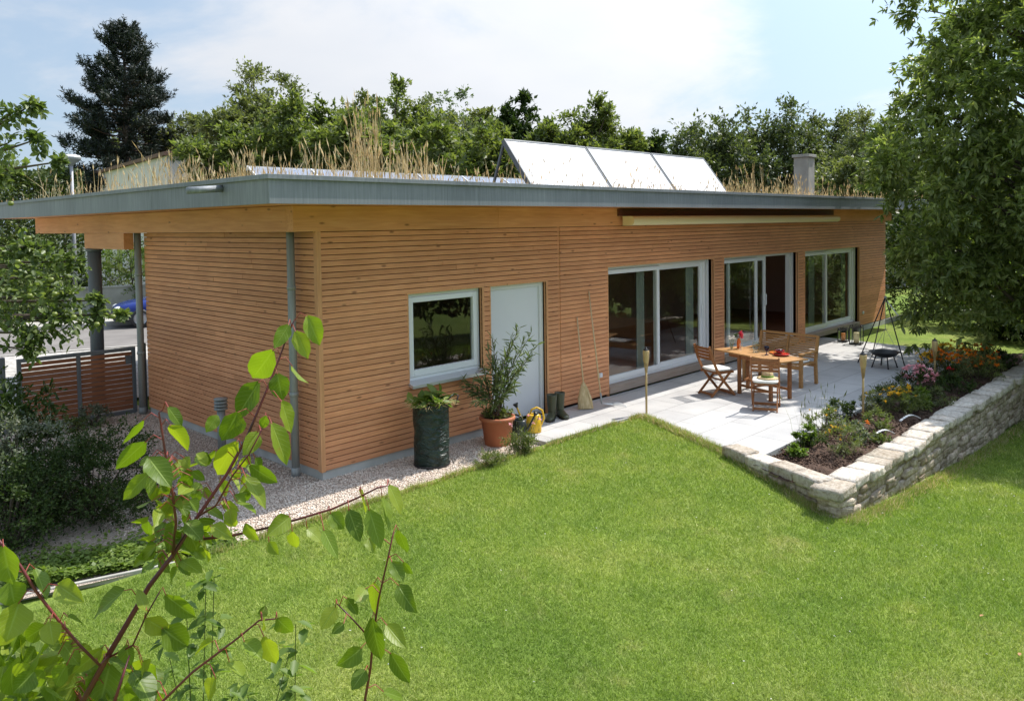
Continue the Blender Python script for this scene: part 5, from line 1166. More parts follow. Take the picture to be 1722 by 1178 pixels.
mb = MB(); mb.lathe([(0.001, 0), (0.04, 0.0), (0.085, 0.045), (0.081, 0.045), (0.036, 0.006), (0.001, 0.006)], n=26); mb.build('bowl', mat('red_bowl', (0.35, 0.02, 0.03), 0.2), fb, smooth=True)
mb = MB(); rr_ = random.Random(2)
for k in range(22): a = rr_.uniform(0, 6.28); q = rr_.uniform(0, 0.055); mb.ell((q*math.cos(a), q*math.sin(a), 0.04+0.018*rr_.random()), (0.014, 0.014, 0.014), 8, 6)
mb.build('berries', mat('dark_berry', (0.10, 0.015, 0.03), 0.25), fb, smooth=True)
def blossoms(mb_, c, r_, n, rg, size): pass
def petals(name, centers, size, m_, parent, seed, n=14, flat=0.4):
    rg = np.random.default_rng(seed); C = np.repeat(np.asarray(centers, float), n, 0); D = unit(rg.normal(0, 1, C.shape)*np.array([1, 1, flat])+np.array([0, 0, 0.15]))
    V, F = scatter(C+D*size*0.05, D, np.array([0, 0, 1.0])+rg.normal(0, 0.3, C.shape), size*rg.uniform(0.7, 1.2, len(C)), 0.6); return mesh_np(name, V, F, m_, parent)
vs = thing('orange_vase', 'slim orange vase holding a pink flower on the table end nearest the wall', 'vase', onT(7.98, -1.42))
mb = MB(); mb.lathe([(0.001, 0), (0.035, 0), (0.038, 0.10), (0.028, 0.17), (0.022, 0.19), (0.018, 0.19)], n=20); mb.build('vase_body', M['orange'], vs, smooth=True)
mb = MB(); mb.tube([(0, 0, 0.15), (0.02, -0.03, 0.27)], 0.004, 6); mb.tube([(0, 0, 0.15), (-0.04, 0.02, 0.24)], 0.004, 6); mb.build('stem', M['lf_dark'], vs)
petals('flower', [(0.02, -0.04, 0.26), (0.045, -0.03, 0.22), (0.02, -0.02, 0.28)], 0.055, mat('hot_pink', (0.8, 0.08, 0.14), 0.6), vs, 1, 26, 1.0)
petals('leaves', [(-0.05, 0.02, 0.24), (-0.06, 0.03, 0.22)], 0.06, M['lf_dark'], vs, 2, 12, 1.0)
fg = thing('flower_glass', 'clear glass of pale blossoms at the wall end of the table', 'vase', onT(7.78, -1.38))
mb = MB(); mb.lathe([(0.001, 0.004), (0.028, 0.0), (0.036, 0.12), (0.033, 0.12), (0.026, 0.008), (0.001, 0.008)], n=20); mb.build('glass', M['clear'], fg, smooth=True)
mb = MB()
for k in range(7): a = k*0.9; mb.tube([(0.01*math.cos(a), 0.01*math.sin(a), 0.01), (0.05*math.cos(a), 0.05*math.sin(a), 0.2)], 0.002, 5)
mb.build('stem', M['lf_light'], fg)
petals('blossom', [(0.05*math.cos(a*0.9), 0.05*math.sin(a*0.9), 0.2+0.02*(a % 3)) for a in range(7)], 0.03, M['fl_wht'], fg, 3, 12, 0.8)

# ------------------------------------------------------------------ fire bowl and tripod
tri = thing('tripod_grill', 'black tripod with a chain over the fire bowl on the shaded terrace', 'tripod', (11.9, -2.68, 0))
feet = [(-0.15+0.0, 0.50), (-0.49, -0.60), (2.0-0.55, 0.85)]
feet = [(0.05, 0.58), (-0.45, -0.56), (1.0, 0.62)]
for fx, fy in feet:
    mb = MB(); mb.tube([(fx, fy, 0.0), (0, 0, 1.46)], 0.012, 8); mb.build('leg', M['black'], tri, smooth=True)
mb = MB(); mb.tube([(0, 0, 1.43), (0, 0, 1.47)], 0.028, 10); mb.build('hub', M['galv'], tri)
mb = MB()
for k in range(30): z = 0.80+k*0.0205; mb.tube([(0.004*(k % 2), 0, z), (0.004*((k+1) % 2), 0, z+0.018)], 0.0055, 6)
mb.build('chain', mat('bright_chain', (0.6, 0.6, 0.6), 0.3, 0.8), tri)
mb = MB()
for k in range(3): a = k*2*PI/3+0.5; mb.tube([(0, 0, 0.80), (0.27*math.cos(a)-0.12, 0.27*math.sin(a)-0.03, 0.345)], 0.004, 6)
mb.build('hanger', mat('hanger_wire', (0.5, 0.5, 0.48), 0.35, 0.6), tri)
mb = MB(); mb.tube([(0.02, -0.02, 1.38), (0.10, -0.24, 1.05)], 0.012, 8); mb.build('crank_arm', M['white'], tri)
bo = thing('fire_bowl', 'black steel fire bowl on short legs under the tripod', 'fire bowl', (11.75, -2.72, 0))
mb = MB(); mb.lathe([(0.001, 0.215), (0.12, 0.22), (0.22, 0.26), (0.275, 0.325), (0.305, 0.33), (0.305, 0.336), (0.27, 0.335), (0.215, 0.27), (0.12, 0.232), (0.001, 0.228)], n=36); mb.build('bowl', M['black'], bo, smooth=True)
for k in range(4):
    a = k*PI/2+0.6; mb = MB(); mb.tube([(0.17*math.cos(a), 0.17*math.sin(a), 0.25), (0.25*math.cos(a), 0.25*math.sin(a), 0.0)], 0.014, 8); mb.build('leg', M['black'], bo, smooth=True)
mb = MB(); mb.lathe([(0.20, 0.262), (0.001, 0.275)], n=20); mb.build('ash', mat('ash', (0.25, 0.24, 0.23), 0.95), bo)

# lanterns with candles
def lantern(label, x, y, s, h, cl, cm, rz):
    t = thing('metal_lantern', label, 'lantern', (x, y, 0.002), rz, 'lanterns at the far door')
    mb = MB(); q = s/2
    for sx in (-1, 1):
        for sy in (-1, 1): mb.box(sx*q-0.01, sy*q-0.01, 0.03, sx*q+0.01, sy*q+0.01, h*0.82)
    mb.box(-q-0.012, -q-0.012, 0, q+0.012, q+0.012, 0.03); mb.build('lantern_frame', M['black'], t, bevel=0.002)
    mb = MB()
    for a, b in (((-q, -q), (q, -q)), ((q, -q), (q, q)), ((q, q), (-q, q)), ((-q, q), (-q, -q))): mb.bar((*a, h*0.83), (*b, h*0.83), 0.022, 0.02); mb.bar((*a, h*0.95), (*b, h*0.95), 0.015, 0.015)
    for sx in (-1, 1):
        for sy in (-1, 1): mb.bar((sx*q, sy*q, h*0.83), (sx*q*0.9, sy*q*0.9, h*0.95), 0.015, 0.015)
    mb.tube([(-q*0.6, 0, h*0.95), (-q*0.4, 0, h*1.03), (q*0.4, 0, h*1.03), (q*0.6, 0, h*0.95)], 0.006, 6); mb.build('lantern_top', M['black'], t)
    mb = MB()
    for k in range(4):
        a = k*PI/2; c_, s_ = math.cos(a), math.sin(a)
        P = [(q-0.004, -q+0.012, 0.035), (q-0.004, q-0.012, 0.035), (q-0.004, q-0.012, h*0.8), (q-0.004, -q+0.012, h*0.8)]
        mb.add([(x_*c_-y_*s_, x_*s_+y_*c_, z) for x_, y_, z in P], [(0, 1, 2, 3)])
    mb.build('pane', M['clear'], t)
    mb = MB(); r_ = s*0.25; mb.lathe([(0.001, 0), (r_, 0), (r_, h*0.5), (r_*0.9, h*0.52), (0.001, h*0.51)], n=20); mb.tube([(0, 0, h*0.51), (0, 0, h*0.54)], 0.003, 5)
    o = mb.build('pillar_candle', cm, smooth=True, label=cl, cat='candle'); o.location = (x, y, 0.034)
lantern('smaller black lantern by the third sliding door, orange candle inside', 14.72, -0.72, 0.20, 0.36, 'orange pillar candle inside the smaller lantern', M['candle_o'], 0.1)
lantern('bigger black lantern standing right of the smaller one', 14.52, -1.12, 0.26, 0.50, 'cream pillar candle inside the bigger lantern', M['candle'], 0.15)

# bamboo torches
def torch(label, x, y, h):
    t = thing('bamboo_torch', label, 'torch', (x, y, -0.06), 0, 'bamboo garden torches')
    h += 0.06; mb = MB(); zs = [0, h*0.25, h*0.5, h-0.33]
    mb.tube([(0, 0, z) for z in zs], [0.017, 0.017, 0.016, 0.016], 10)
    for z in (0.3, 0.55, 0.75):
        if z < h-0.35: mb.tube([(0, 0, z), (0, 0, z+0.012)], 0.021, 10)
    mb.build('pole', M['bamboo'], t, smooth=True)
    mb = MB()
    for k in range(9): a = k*2*PI/9; mb.tube([(0.013*math.cos(a), 0.013*math.sin(a), h-0.36), (0.028*math.cos(a), 0.028*math.sin(a), h-0.24), (0.05*math.cos(a), 0.05*math.sin(a), h-0.03)], 0.0055, 5)
    mb.tube([(0, 0, h-0.345), (0, 0, h-0.335)], 0.02, 12); mb.build('splayed_canes', M['bamboo'], t, smooth=True)
    mb = MB(); mb.lathe([(0.034, h-0.20), (0.046, h-0.17), (0.052, h-0.02), (0.050, h), (0.03, h+0.002)], n=20, wob=lambda a, z: 1+0.03*math.sin(20*a)); mb.build('woven_sleeve', M['bamboo'], t, smooth=True)
    mb = MB(); mb.lathe([(0.047, h+0.0), (0.045, h+0.018), (0.014, h+0.03), (0.013, h+0.055), (0.001, h+0.058)], n=16); mb.build('oil_can_cap', M['black'], t, smooth=True)
torch('bamboo torch at the corner of the lawn in front of the first sliding door', 5.26, -1.23, 1.02)
torch('bamboo torch in the middle of the flower bed, near the white plant ties', 7.10, -3.97, 1.00)
torch('farthest bamboo torch, between the pink and the orange flowers', 10.66, -3.98, 0.80)

# ------------------------------------------------------------------ things along the wall
bag = thing('garden_waste_bag', 'dark green tarpaulin garden bag stuffed with cut leaves', 'garden bag', (1.33, -0.52, -0.07))
mb = MB(); rr_ = random.Random(5)
prof = [(0.001, 0.0), (0.215, 0.0), (0.235, 0.03), (0.228, 0.15), (0.236, 0.30), (0.228, 0.45), (0.240, 0.60), (0.236, 0.74), (0.250, 0.80), (0.252, 0.82), (0.243, 0.82), (0.232, 0.74), (0.22, 0.70)]
mb.lathe(prof, n=48, wob=lambda t, z: 1+0.014*math.sin(3*t+z*9)+0.012*math.sin(7*t-z*14)); mb.build('bag_wall', M['tarp'], bag, smooth=True)
mb = MB(); mb.lathe([(0.237, 0.0), (0.243, 0.02), (0.238, 0.035)], n=40); mb.lathe([(0.247, 0.79), (0.257, 0.815), (0.249, 0.828)], n=40); mb.build('rim_band', M['black'], bag, smooth=True)
for s in (-1, 1):
    mb = MB(); mb.tube([(s*0.07+0.17, -0.17-s*0.05, 0.78), (0.23+s*0.05, -0.21-s*0.02, 0.9), (0.27, -0.16, 0.92)], 0.010, 6); mb.build('carry_loop', M['black'], bag, smooth=True)
rg = np.random.default_rng(400)
n = 120; a = rg.uniform(0, 2*PI, n); q = 0.25*np.sqrt(rg.random(n)); P = np.stack([np.cos(a)*q, np.sin(a)*q, 0.80+0.14*(1-(q/0.27)**2)*rg.random(n)+0.03], -1)+np.array([1.33, -0.52, -0.07])
V, F = scatter(P, rg.normal(0, 1, P.shape)*np.array([1, 1, 0.35])+np.array([0, 0, -0.1]), np.array([0, 0, 1.0])+rg.normal(0, 0.4, P.shape), rg.uniform(0.08, 0.2, n), 0.62, LEAFH)
clip_ = thing('garden_clippings', 'heap of cut green leaves and dry straw on top of the green bag', 'clippings'); mesh_np('cut_leaves', V, F, M['lf_light'], clip_)
n = 220; a = rg.uniform(0, 2*PI, n); q = 0.15+0.13*rg.random(n); P = np.stack([np.cos(a)*q, np.sin(a)*q, 0.82+0.04*rg.random(n)], -1)+np.array([1.33, -0.52, -0.07])
D = np.stack([np.cos(a), np.sin(a), -0.5+0.8*rg.random(n)], -1)
V, F = scatter(P, D+rg.normal(0, 0.5, P.shape), rg.normal(0, 1, P.shape), rg.uniform(0.05, 0.15, n), 0.07)
mesh_np('dry_stems', V, F, M['straw_grass'], clip_)

pot = thing('flower_pot', 'wide terracotta-coloured pot with a rolled rim', 'flower pot', (2.58, -0.50, -0.07))
mb = MB(); mb.lathe([(0.001, 0), (0.18, 0), (0.185, 0.01), (0.232, 0.355), (0.255, 0.36), (0.262, 0.385), (0.255, 0.41), (0.235, 0.415), (0.228, 0.37), (0.001, 0.35)], n=48); mb.build('pot', M['terra'], pot, smooth=True)
mb = MB(); mb.lathe([(0.227, 0.365), (0.1, 0.38), (0.001, 0.385)], n=24); mb.build('potting_soil', M['soil'], pot)
ole = thing('oleander', 'tall oleander with narrow leaves growing in the terracotta pot', 'potted plant', (2.58, -0.50, 0.31))
rg = np.random.default_rng(410); o0 = np.array([2.58, -0.50, 0.31]); mbs = MB(); Ps, Ds = [], []
tips = [(872, 552, 11.0), (893, 560, 11.0), (880, 575, 11.2), (903, 580, 10.9), (860, 565, 11.3), (850, 600, 11.0), (890, 600, 10.9), (875, 620, 10.8), (828, 568, 11.4), (822, 590, 11.3), (832, 610, 11.3), (778, 638, 11.3), (790, 660, 11.2), (783, 650, 11.3), (808, 640, 11.2), (812, 615, 11.3), (845, 640, 10.8), (865, 650, 10.7), (835, 650, 11.3), (800, 675, 10.8), (855, 585, 11.1), (840, 625, 11.0)]
for (u, v, d) in tips:
    tp = at(u, v, d)-o0; b = np.array([rg.uniform(-0.1, 0.1), rg.uniform(-0.1, 0.1), 0.06]); mid = b*0.6+tp*0.4+np.array([0, 0, 0.10+0.1*rg.random()])
    mbs.tube([b, mid, tp], [0.008, 0.006, 0.003], 6, cap=False)
    for s in np.linspace(0.32, 1.0, 15):
        p = (1-s)**2*b+2*s*(1-s)*mid+s*s*tp; tg = unit(tp-mid)
        for k in range(3): Ps.append(p); Ds.append(tg*0.7+rg.normal(0, 0.55, 3)+np.array([0, 0, -0.15*(1-s)]))
Ps = np.array(Ps); Ds = np.array(Ds)
V, F = scatter(Ps, Ds, rg.normal(0, 1, Ps.shape)+np.array([0, 0, 0.6]), rg.uniform(0.09, 0.16, len(Ps)), 0.17, LEAFH); mesh_np('leaves', V, F, M['lf_ole'], ole); mbs.build('stem', M['bark'], ole, smooth=True)
bush('pot_weeds', 'low green growth around the oleander stems in the pot', (2.58, -0.5, 0.315), (0.17, 0.17, 0.06), 12, 0.12, 8, 7, 0.05, M['lf_mid'], 411, cat='plant')

def watering_can(label, c, rz, bodym, spoutm, rosem, s, h):
    t = thing('watering_can', label, 'watering can', c, rz, 'watering cans beside the pot')
    mb = MB(); b = 0; mb.lathe([(0.001, 0), (0.09, 0), (0.10, 0.015), (0.102, 0.12), (0.094, h*0.70), (0.065, h*0.76), (0.05, h*0.74)], n=28)
    for i, v in enumerate(mb.v): mb.v[i] = (v[0]*1.15, v[1]*0.78, v[2])
    mb.build('body', bodym, t, smooth=True)
    mb = MB(); mb.tube([(-0.105, 0, h*0.25), (-0.155, 0, h*0.55), (-0.13, 0, h*0.88), (-0.05, 0, h*1.0), (0.03, 0, h*0.92), (0.062, 0, h*0.66)], 0.014, 10); mb.build('handle', bodym, t, smooth=True)
    mb = MB(); mb.tube([(0.10, 0, h*0.18), (0.16, 0, h*0.45), (0.25, 0, h*1.05)], [0.026, 0.018, 0.013], 12); sp = mb.build('spout', spoutm, t, smooth=True)
    mb = MB(); d = Vector((0.09, 0, h*0.6)).normalized(); a = Vector((0.25, 0, h*1.05)); mb.tube([a-d*0.01, a+d*0.05, a+d*0.056], [0.014, 0.042, 0.040], 16); mb.build('rose', rosem, sp, smooth=True)
watering_can('yellow watering can with arched handle behind the black one', (3.20, -0.64, 0.0), math.radians(140), M['yellow'], M['yellow'], M['blackpl'], 1, 0.37)
watering_can('black watering can standing between the pot and the yellow can', (2.97, -0.56, 0.0), math.radians(-70), M['blackpl'], M['blackpl'], M['blackpl'], 1, 0.29)

def boot(label, x, y, rz):
    t = thing('rubber_boot', label, 'boot', (x, y, 0.0), rz, 'pair of rubber boots by the wall'); t.scale = (1.25, 1.45, 1.05)
    mb = MB(); rows = []
    secs = [((0, 0, 0.02), 0.050, 0.042), ((0.0, 0, 0.09), 0.052, 0.043), ((-0.003, 0, 0.15), 0.052, 0.045), ((-0.006, 0, 0.25), 0.058, 0.052), ((-0.008, 0, 0.34), 0.065, 0.057), ((-0.008, 0, 0.365), 0.068, 0.060), ((-0.008, 0, 0.365), 0.060, 0.053), ((-0.008, 0, 0.30), 0.055, 0.048)]
    for (c, rx, ry) in secs:
        row = []
        for j in range(20): a = 2*PI*j/20; row.append(len(mb.v)); mb.v.append((c[0]+rx*math.cos(a), c[1]+ry*math.sin(a), c[2]))
        rows.append(row)
    for a, b in zip(rows[:-1], rows[1:]):
        for j in range(20): mb.f.append((a[j], a[(j+1) % 20], b[(j+1) % 20], b[j])); mb.m.append(0)
    mb.build('shaft', M['rubber'], t, smooth=True)
    mb = MB(); rows = []
    for x_, hz, hw in ((-0.055, 0.03, 0.02), (-0.045, 0.07, 0.038), (0, 0.105, 0.043), (0.06, 0.095, 0.043), (0.12, 0.07, 0.048), (0.17, 0.058, 0.046), (0.205, 0.045, 0.03), (0.215, 0.02, 0.012)):
        row = []
        for j in range(14): a = 2*PI*j/14; row.append(len(mb.v)); mb.v.append((x_, hw*math.cos(a), 0.015+hz/2+hz/2*math.sin(a)))
        rows.append(row)
    for a, b in zip(rows[:-1], rows[1:]):
        for j in range(14): mb.f.append((a[j], b[j], b[(j+1) % 14], a[(j+1) % 14])); mb.m.append(0)
    mb.f.append(tuple(rows[0])); mb.m.append(0); mb.f.append(tuple(reversed(rows[-1]))); mb.m.append(0); mb.build('foot', M['rubber'], t, smooth=True)
    mb = MB(); pts = [(-0.058, -0.02), (-0.058, 0.02), (-0.03, 0.045), (0.05, 0.043), (0.12, 0.052), (0.18, 0.045), (0.22, 0.015), (0.22, -0.015), (0.18, -0.045), (0.12, -0.052), (0.05, -0.043), (-0.03, -0.045)]
    k = len(pts); mb.add([(x_, y_, 0.0) for x_, y_ in pts]+[(x_, y_, 0.022) for x_, y_ in pts], [tuple(reversed(range(k))), tuple(range(k, 2*k))]+[(i, (i+1) % k, (i+1) % k+k, i+k) for i in range(k)]); mb.build('sole', M['boot_in'], t, bevel=0.003)
boot('nearer left olive rubber boot of the pair, toe pointing along the wall', 4.0, -0.30, math.radians(-150)); boot('right olive rubber boot of the pair, half hidden behind the other', 4.20, -0.30, math.radians(-118))

bro = thing('straw_broom', 'straw broom leaning on the wall, bristles on the floor', 'broom', (4.82, -0.33, 0))
tp = py_ = Vector((4.97, -0.04, 1.50))-Vector((4.82, -0.33, 0)); d_ = tp.normalized()
mb = MB(); mb.tube([d_*0.36, tp], 0.012, 10); mb.build('broomstick', M['palewood'], bro, smooth=True)
rg = np.random.default_rng(420); n = 420; s = rg.random(n); w_ = rg.uniform(-1, 1, n); dd = np.array(d_); sd = unit(np.array([0.72, -0.60, 0.0])); th = unit(np.cross(dd, sd))
top = dd*0.44+sd[None]*(w_*0.022)[:, None]+th*(rg.uniform(-1, 1, n)*0.018)[:, None]; bot = dd*0.03*0+sd[None]*(w_*0.14)[:, None]+th*(rg.uniform(-1, 1, n)*0.03)[:, None]+np.array([0, 0, 0.004])+rg.normal(0, 0.006, (n, 3)); bot[:, 2] = np.abs(bot[:, 2])
Lh = np.linalg.norm(bot-top, axis=1); V, F = scatter(top, bot-top, rg.normal(0, 1, top.shape), Lh, 0.022); mesh_np('bristles', V, F, M['straw_grass'], bro)
mb = MB(); rows = []
for k in range(9):
    q = k/8; row = []; ww = 0.025+0.10*min(1, q*1.5)**0.8; tt_ = 0.022+0.01*q; c_ = np.array(d_)*(0.43*(1-q))+np.array([0, 0, 0.01])
    for j in range(16): a = 2*PI*j/16; row.append(len(mb.v)); mb.v.append(tuple(c_+sd*ww*math.cos(a)+th*tt_*math.sin(a)))
    rows.append(row)
for a, b in zip(rows[:-1], rows[1:]):
    for j in range(16): mb.f.append((a[j], a[(j+1) % 16], b[(j+1) % 16], b[j])); mb.m.append(0)
mb.f.append(tuple(rows[0])); mb.m.append(0); mb.build('broom_head', M['straw'], bro, smooth=True)
mb = MB(); c_ = d_*0.42; mb.tube([c_-d_*0.05, c_+d_*0.03], [0.034, 0.022], 14); mb.build('binding', M['palewood'], bro, smooth=True)

rk = thing('leaf_rake', 'wire leaf rake leaning on the wall right of the broom', 'rake', (5.14, -0.42, 0.012))
tp = Vector((5.30, -0.035, 1.92))-Vector((5.14, -0.42, 0.012)); d_ = tp.normalized()
mb = MB(); mb.tube([d_*0.16, tp], 0.012, 10); mb.build('handle', M['palewood'], rk, smooth=True)
mb = MB(); mb.tube([d_*0.04, d_*0.22], [0.012, 0.016], 10); mb.build('socket', M['galv'], rk, smooth=True)
mb = MB()
for k in range(11): a = math.radians(-62+k*5.6); e = Vector((math.cos(a), math.sin(a), 0)); mb.tube([d_*0.05, e*0.12+Vector((0, 0, 0.03)), e*0.38+Vector((0, 0, 0.015)), e*0.41-Vector((0, 0, 0.008))], 0.0022, 5)
e1, e2 = [Vector((math.cos(math.radians(a)), math.sin(math.radians(a)), 0))*0.24+Vector((0, 0, 0.025)) for a in (-62, -6)]; mb.bar(e1, e2, 0.012, 0.004); mb.build('tines', mat('rake_wire', (0.6, 0.6, 0.58), 0.4, 0.6), rk)

# ------------------------------------------------------------------ flower bed
def plant(nm, label, u, v, rad, h, lm, seed, ncl=14, ls=0.045, asp=0.3, fl=None, nfl=10, fs=0.03, cat='plant', up=0.6, tpl=LEAF, z=-0.04, flz=(0.7, 1.05), pos=None, nsp=9, nlf=10):
    p = gz(u, v, 0) if pos is None else pos
    t = bush(nm, label, (float(p[0]), float(p[1]), z), (rad, rad, h/2), max(6, int(ncl*0.75)), max(0.08, rad*0.55), nsp, nlf, ls, M[lm], seed, None, tpl, asp, cat, up, stem_r=0.005)
    if fl:
        nfl = int(nfl*0.8); rg = np.random.default_rng(seed+7); a = rg.uniform(0, 2*PI, nfl); q = rad*np.sqrt(rg.random(nfl)); C = np.stack([np.cos(a)*q, np.sin(a)*q, h*rg.uniform(*flz, nfl)], -1); [petals('flower', [c_], fs, M['fl_'+fl], t, seed+8+k_, 16) for k_, c_ in enumerate(C)]
    return t
plant('lady_mantle', 'small light green plant in the near corner of the bed', 1335, 762, 0.11, 0.16, 'lf_light', 501, 8, 0.05, 0.8)
plant('lady_mantle', 'bigger light green plant second from the near corner of the bed', 1356, 745, 0.14, 0.24, 'lf_light', 502, 10, 0.055, 0.8)
plant('coreopsis', 'feathery green plant with small yellow flowers in front of the white plant tie', 1411, 758, 0.24, 0.36, 'lf_mid', 503, 22, 0.05, 0.14, 'yel', 16, 0.022, nlf=14)
plant('bushy_herb', 'green clump with a few yellow blooms against the paving edge', 1388, 722, 0.23, 0.34, 'lf_mid', 504, 20, 0.045, 0.35, 'yel', 8, 0.02)
plant('bushy_herb', 'darker green clump right of the near yellow-flowered clump', 1408, 705, 0.2, 0.3, 'lf_dark', 505, 16, 0.045, 0.35, 'wht', 5, 0.02)
plant('upright_herb', 'low dark leafy tuft in front of the near yellow-flowered clump', 1372, 748, 0.16, 0.18, 'lf_dark', 506, 10, 0.045, 0.4)
plant('upright_herb', 'narrow-leaved upright tuft just left of the middle torch', 1428, 700, 0.12, 0.26, 'lf_dark', 507, 10, 0.06, 0.25, up=1.2)
plant('variegated_plant', 'pale silvery green plant left of the near white plant tie', 1446, 742, 0.17, 0.32, 'lf_grey', 508, 14, 0.05, 0.6, 'ora', 4, 0.035)
plant('bushy_herb', 'fresh green rounded clump between the torch and the white ties', 1481, 722, 0.2, 0.32, 'lf_mid', 509, 18, 0.05, 0.3)
plant('low_herb', 'low sprawling plant against the wall by the near white tie', 1476, 740, 0.14, 0.14, 'lf_mid', 510, 9, 0.045, 0.5)
plant('grassy_perennial', 'olive green grassy clump right behind the middle torch', 1470, 695, 0.24, 0.34, 'lf_olive', 511, 18, 0.07, 0.16, 'yel', 6, 0.03, up=1.0)
plant('yellow_daisy', 'clump crowded with orange-yellow flowers in mid bed', 1512, 692, 0.26, 0.42, 'lf_mid', 512, 20, 0.06, 0.18, 'yel', 34, 0.04, up=0.9)
plant('blue_green_tuft', 'dark grassy tuft at the paving edge left of the orange-yellow clump', 1478, 680, 0.22, 0.30, 'lf_dark', 513, 14, 0.07, 0.15, up=1.0)
plant('bushy_herb', 'green clump between the orange-yellow flowers and the far white tie', 1537, 690, 0.22, 0.30, 'lf_mid', 514, 16, 0.05, 0.35)
plant('grey_herb', 'reddish grey twiggy plant at the paving edge before the pink flowers', 1515, 665, 0.28, 0.34, 'lf_olive', 515, 18, 0.04, 0.4)
plant('pink_phlox', 'tall plant covered with pale pink flower heads', 1549, 668, 0.32, 0.52, 'lf_dark', 516, 26, 0.08, 0.25, 'pink', 46, 0.06, up=0.9, flz=(0.65, 1.15))
plant('broadleaf_plant', 'bright broad-leaved plant under the pink flowers', 1543, 682, 0.14, 0.26, 'lf_light', 517, 8, 0.12, 0.45)
plant('low_herb', 'dull green clump between pink flowers and wall', 1578, 680, 0.24, 0.26, 'lf_olive', 518, 16, 0.05, 0.35)
for i, (x, y, h, lb, fl, lm) in enumerate([(11.0, -4.15, 0.62, 'orange-flowered clump right of the farthest torch', 'ora', 'lf_olive'), (11.8, -4.0, 0.62, 'yellow and orange flowered clump behind the farthest torch, second from it', 'yel', 'lf_mid'), (12.3, -4.3, 0.55, 'orange-flowered clump nearest the cherry trunk', 'ora', 'lf_olive'), (11.6, -4.5, 0.45, 'low orange-flowered clump leaning on the wall', 'ora', 'lf_mid'), (11.2, -3.85, 0.5, 'dark clump with few yellow flowers at the paving edge', 'yel', 'lf_dark')]):
    plant('marigold', lb, 0, 0, 0.36, h, lm, 520+i*3, 26, 0.06, 0.22, fl, 46, 0.05, up=0.9, pos=(x, y, 0), flz=(0.7, 1.1))
plant('red_flower', 'single red-flowered plant under the orange clumps', 0, 0, 0.16, 0.42, 'lf_dark', 540, 8, 0.06, 0.25, 'red', 8, 0.05, pos=(10.5, -4.3, 0))
plant('dark_ivy', 'dark low plant at the far end of the bed under the cherry', 0, 0, 0.4, 0.35, 'lf_dark', 541, 22, 0.07, 0.4, pos=(13.2, -4.35, 0))
plant('dark_ivy', 'dark leafy clump left of the pink flowers in the far half of the bed', 0, 0, 0.3, 0.28, 'lf_dark', 542, 16, 0.06, 0.4, pos=(10.0, -4.5, 0))
# thin seed stalks leaning over the paving
t = thing('seed_stalks', 'thin see-through grass stalks standing before the paving, near bed corner', 'plant', (5.1, -3.9, -0.04)); rg = np.random.default_rng(550)
stalks('stalks', np.stack([rg.uniform(-0.3, 0.9, 40), rg.uniform(-0.1, 0.12, 40), 0*rg.random(40)], -1), rg.uniform(0.35, 0.72, 40), 0.2, 0.8, 551, 0.004, t, M['lf_olive'], headw=0.006, hl=0.09)
for (u, v, lb) in ((1496, 735, 'white curved plant tie nearest the viewer, bent onto the wall top'), (1540, 709, 'white curved plant tie farther along the wall top')):
    p = gz(u, v, 0.02); o = MB(); pts = []
    for k in range(9): a = k/8; pts.append((p[0]-0.30*a*0.9+0.12, p[1]-0.02+0.20*a, 0.03+0.085*math.sin(PI*min(1, a*0.9+0.1))*1.0))
    for a, b in zip(pts[:-1], pts[1:]): o.bar(a, b, 0.045, 0.008)
    o.build('plant_tie', M['white'], None, smooth=True, label=lb, cat='plant tie', group='white plant ties in the bed')
# wild flowers at the gravel edge
t = bush('wildflower_tuft', 'wild flower tuft growing at the gravel edge in front of the watering cans', (2.42, -1.12, -0.08), (0.22, 0.2, 0.13), 18, 0.16, 10, 9, 0.05, M['lf_mid'], 560, tpl=LEAF, asp=0.25, up=1.0, cat='wild flowers')
stalks('stalks', np.stack([rg.normal(0.05, 0.12, 60), rg.normal(0, 0.09, 60), 0*rg.random(60)], -1), rg.uniform(0.25, 0.55, 60), 0.3, 0.8, 561, 0.004, t, M['lf_grey'], headw=0.006, hl=0.06)
for k_, c_ in enumerate([(0.18, 0.02, 0.52), (0.32, -0.05, 0.45), (-0.18, 0.02, 0.46), (0.3, 0.05, 0.38)]): petals('flower', [c_], 0.035, M['fl_pink'], t, 562+k_)
bush('weed_tuft', 'low leafy weed tuft on the lawn edge left of the wild flowers', (1.75, -1.25, -0.07), (0.3, 0.12, 0.09), 16, 0.12, 9, 9, 0.06, M['lf_mid'], 563, cat='weed', up=0.9, asp=0.15)

# ------------------------------------------------------------------ apricot sapling in the foreground
rgp = np.random.default_rng(600)
def Z3(x, y, d): return at(x/1.79, 520+y/1.79, d)
AP0 = at(95, 1230, 1.42)
AG = np.array([AP0[0]-0.1, AP0[1]+0.12, float(hgt(AP0[0], AP0[1]))])
apr = thing('apricot_tree', 'young apricot tree with red twigs and bright heart-shaped leaves close to the viewer', 'tree', tuple(AG))
def br(pts, rs, mb_): mb_.tube([np.array(p)-AG for p in pts], rs, 8, cap=True)
mb = MB()
main = [(250, 1178, 1.40), (320, 1050, 1.40), (385, 940, 1.41), (450, 830, 1.42), (520, 740, 1.43), (590, 630, 1.45), (680, 500, 1.47), (745, 380, 1.49), (800, 250, 1.51), (840, 150, 1.53), (868, 70, 1.54), (885, 35, 1.54)]
br([AG-np.array([0, 0, 0.05]), AG*0.5+AP0*0.5+np.array([0.03, 0, 0.1]), AP0]+[Z3(*p) for p in main], [0.022, 0.017, 0.009, 0.0052, 0.005, 0.0048, 0.0045, 0.004, 0.0034, 0.003, 0.0026, 0.0023, 0.002, 0.0017, 0.0014], mb)
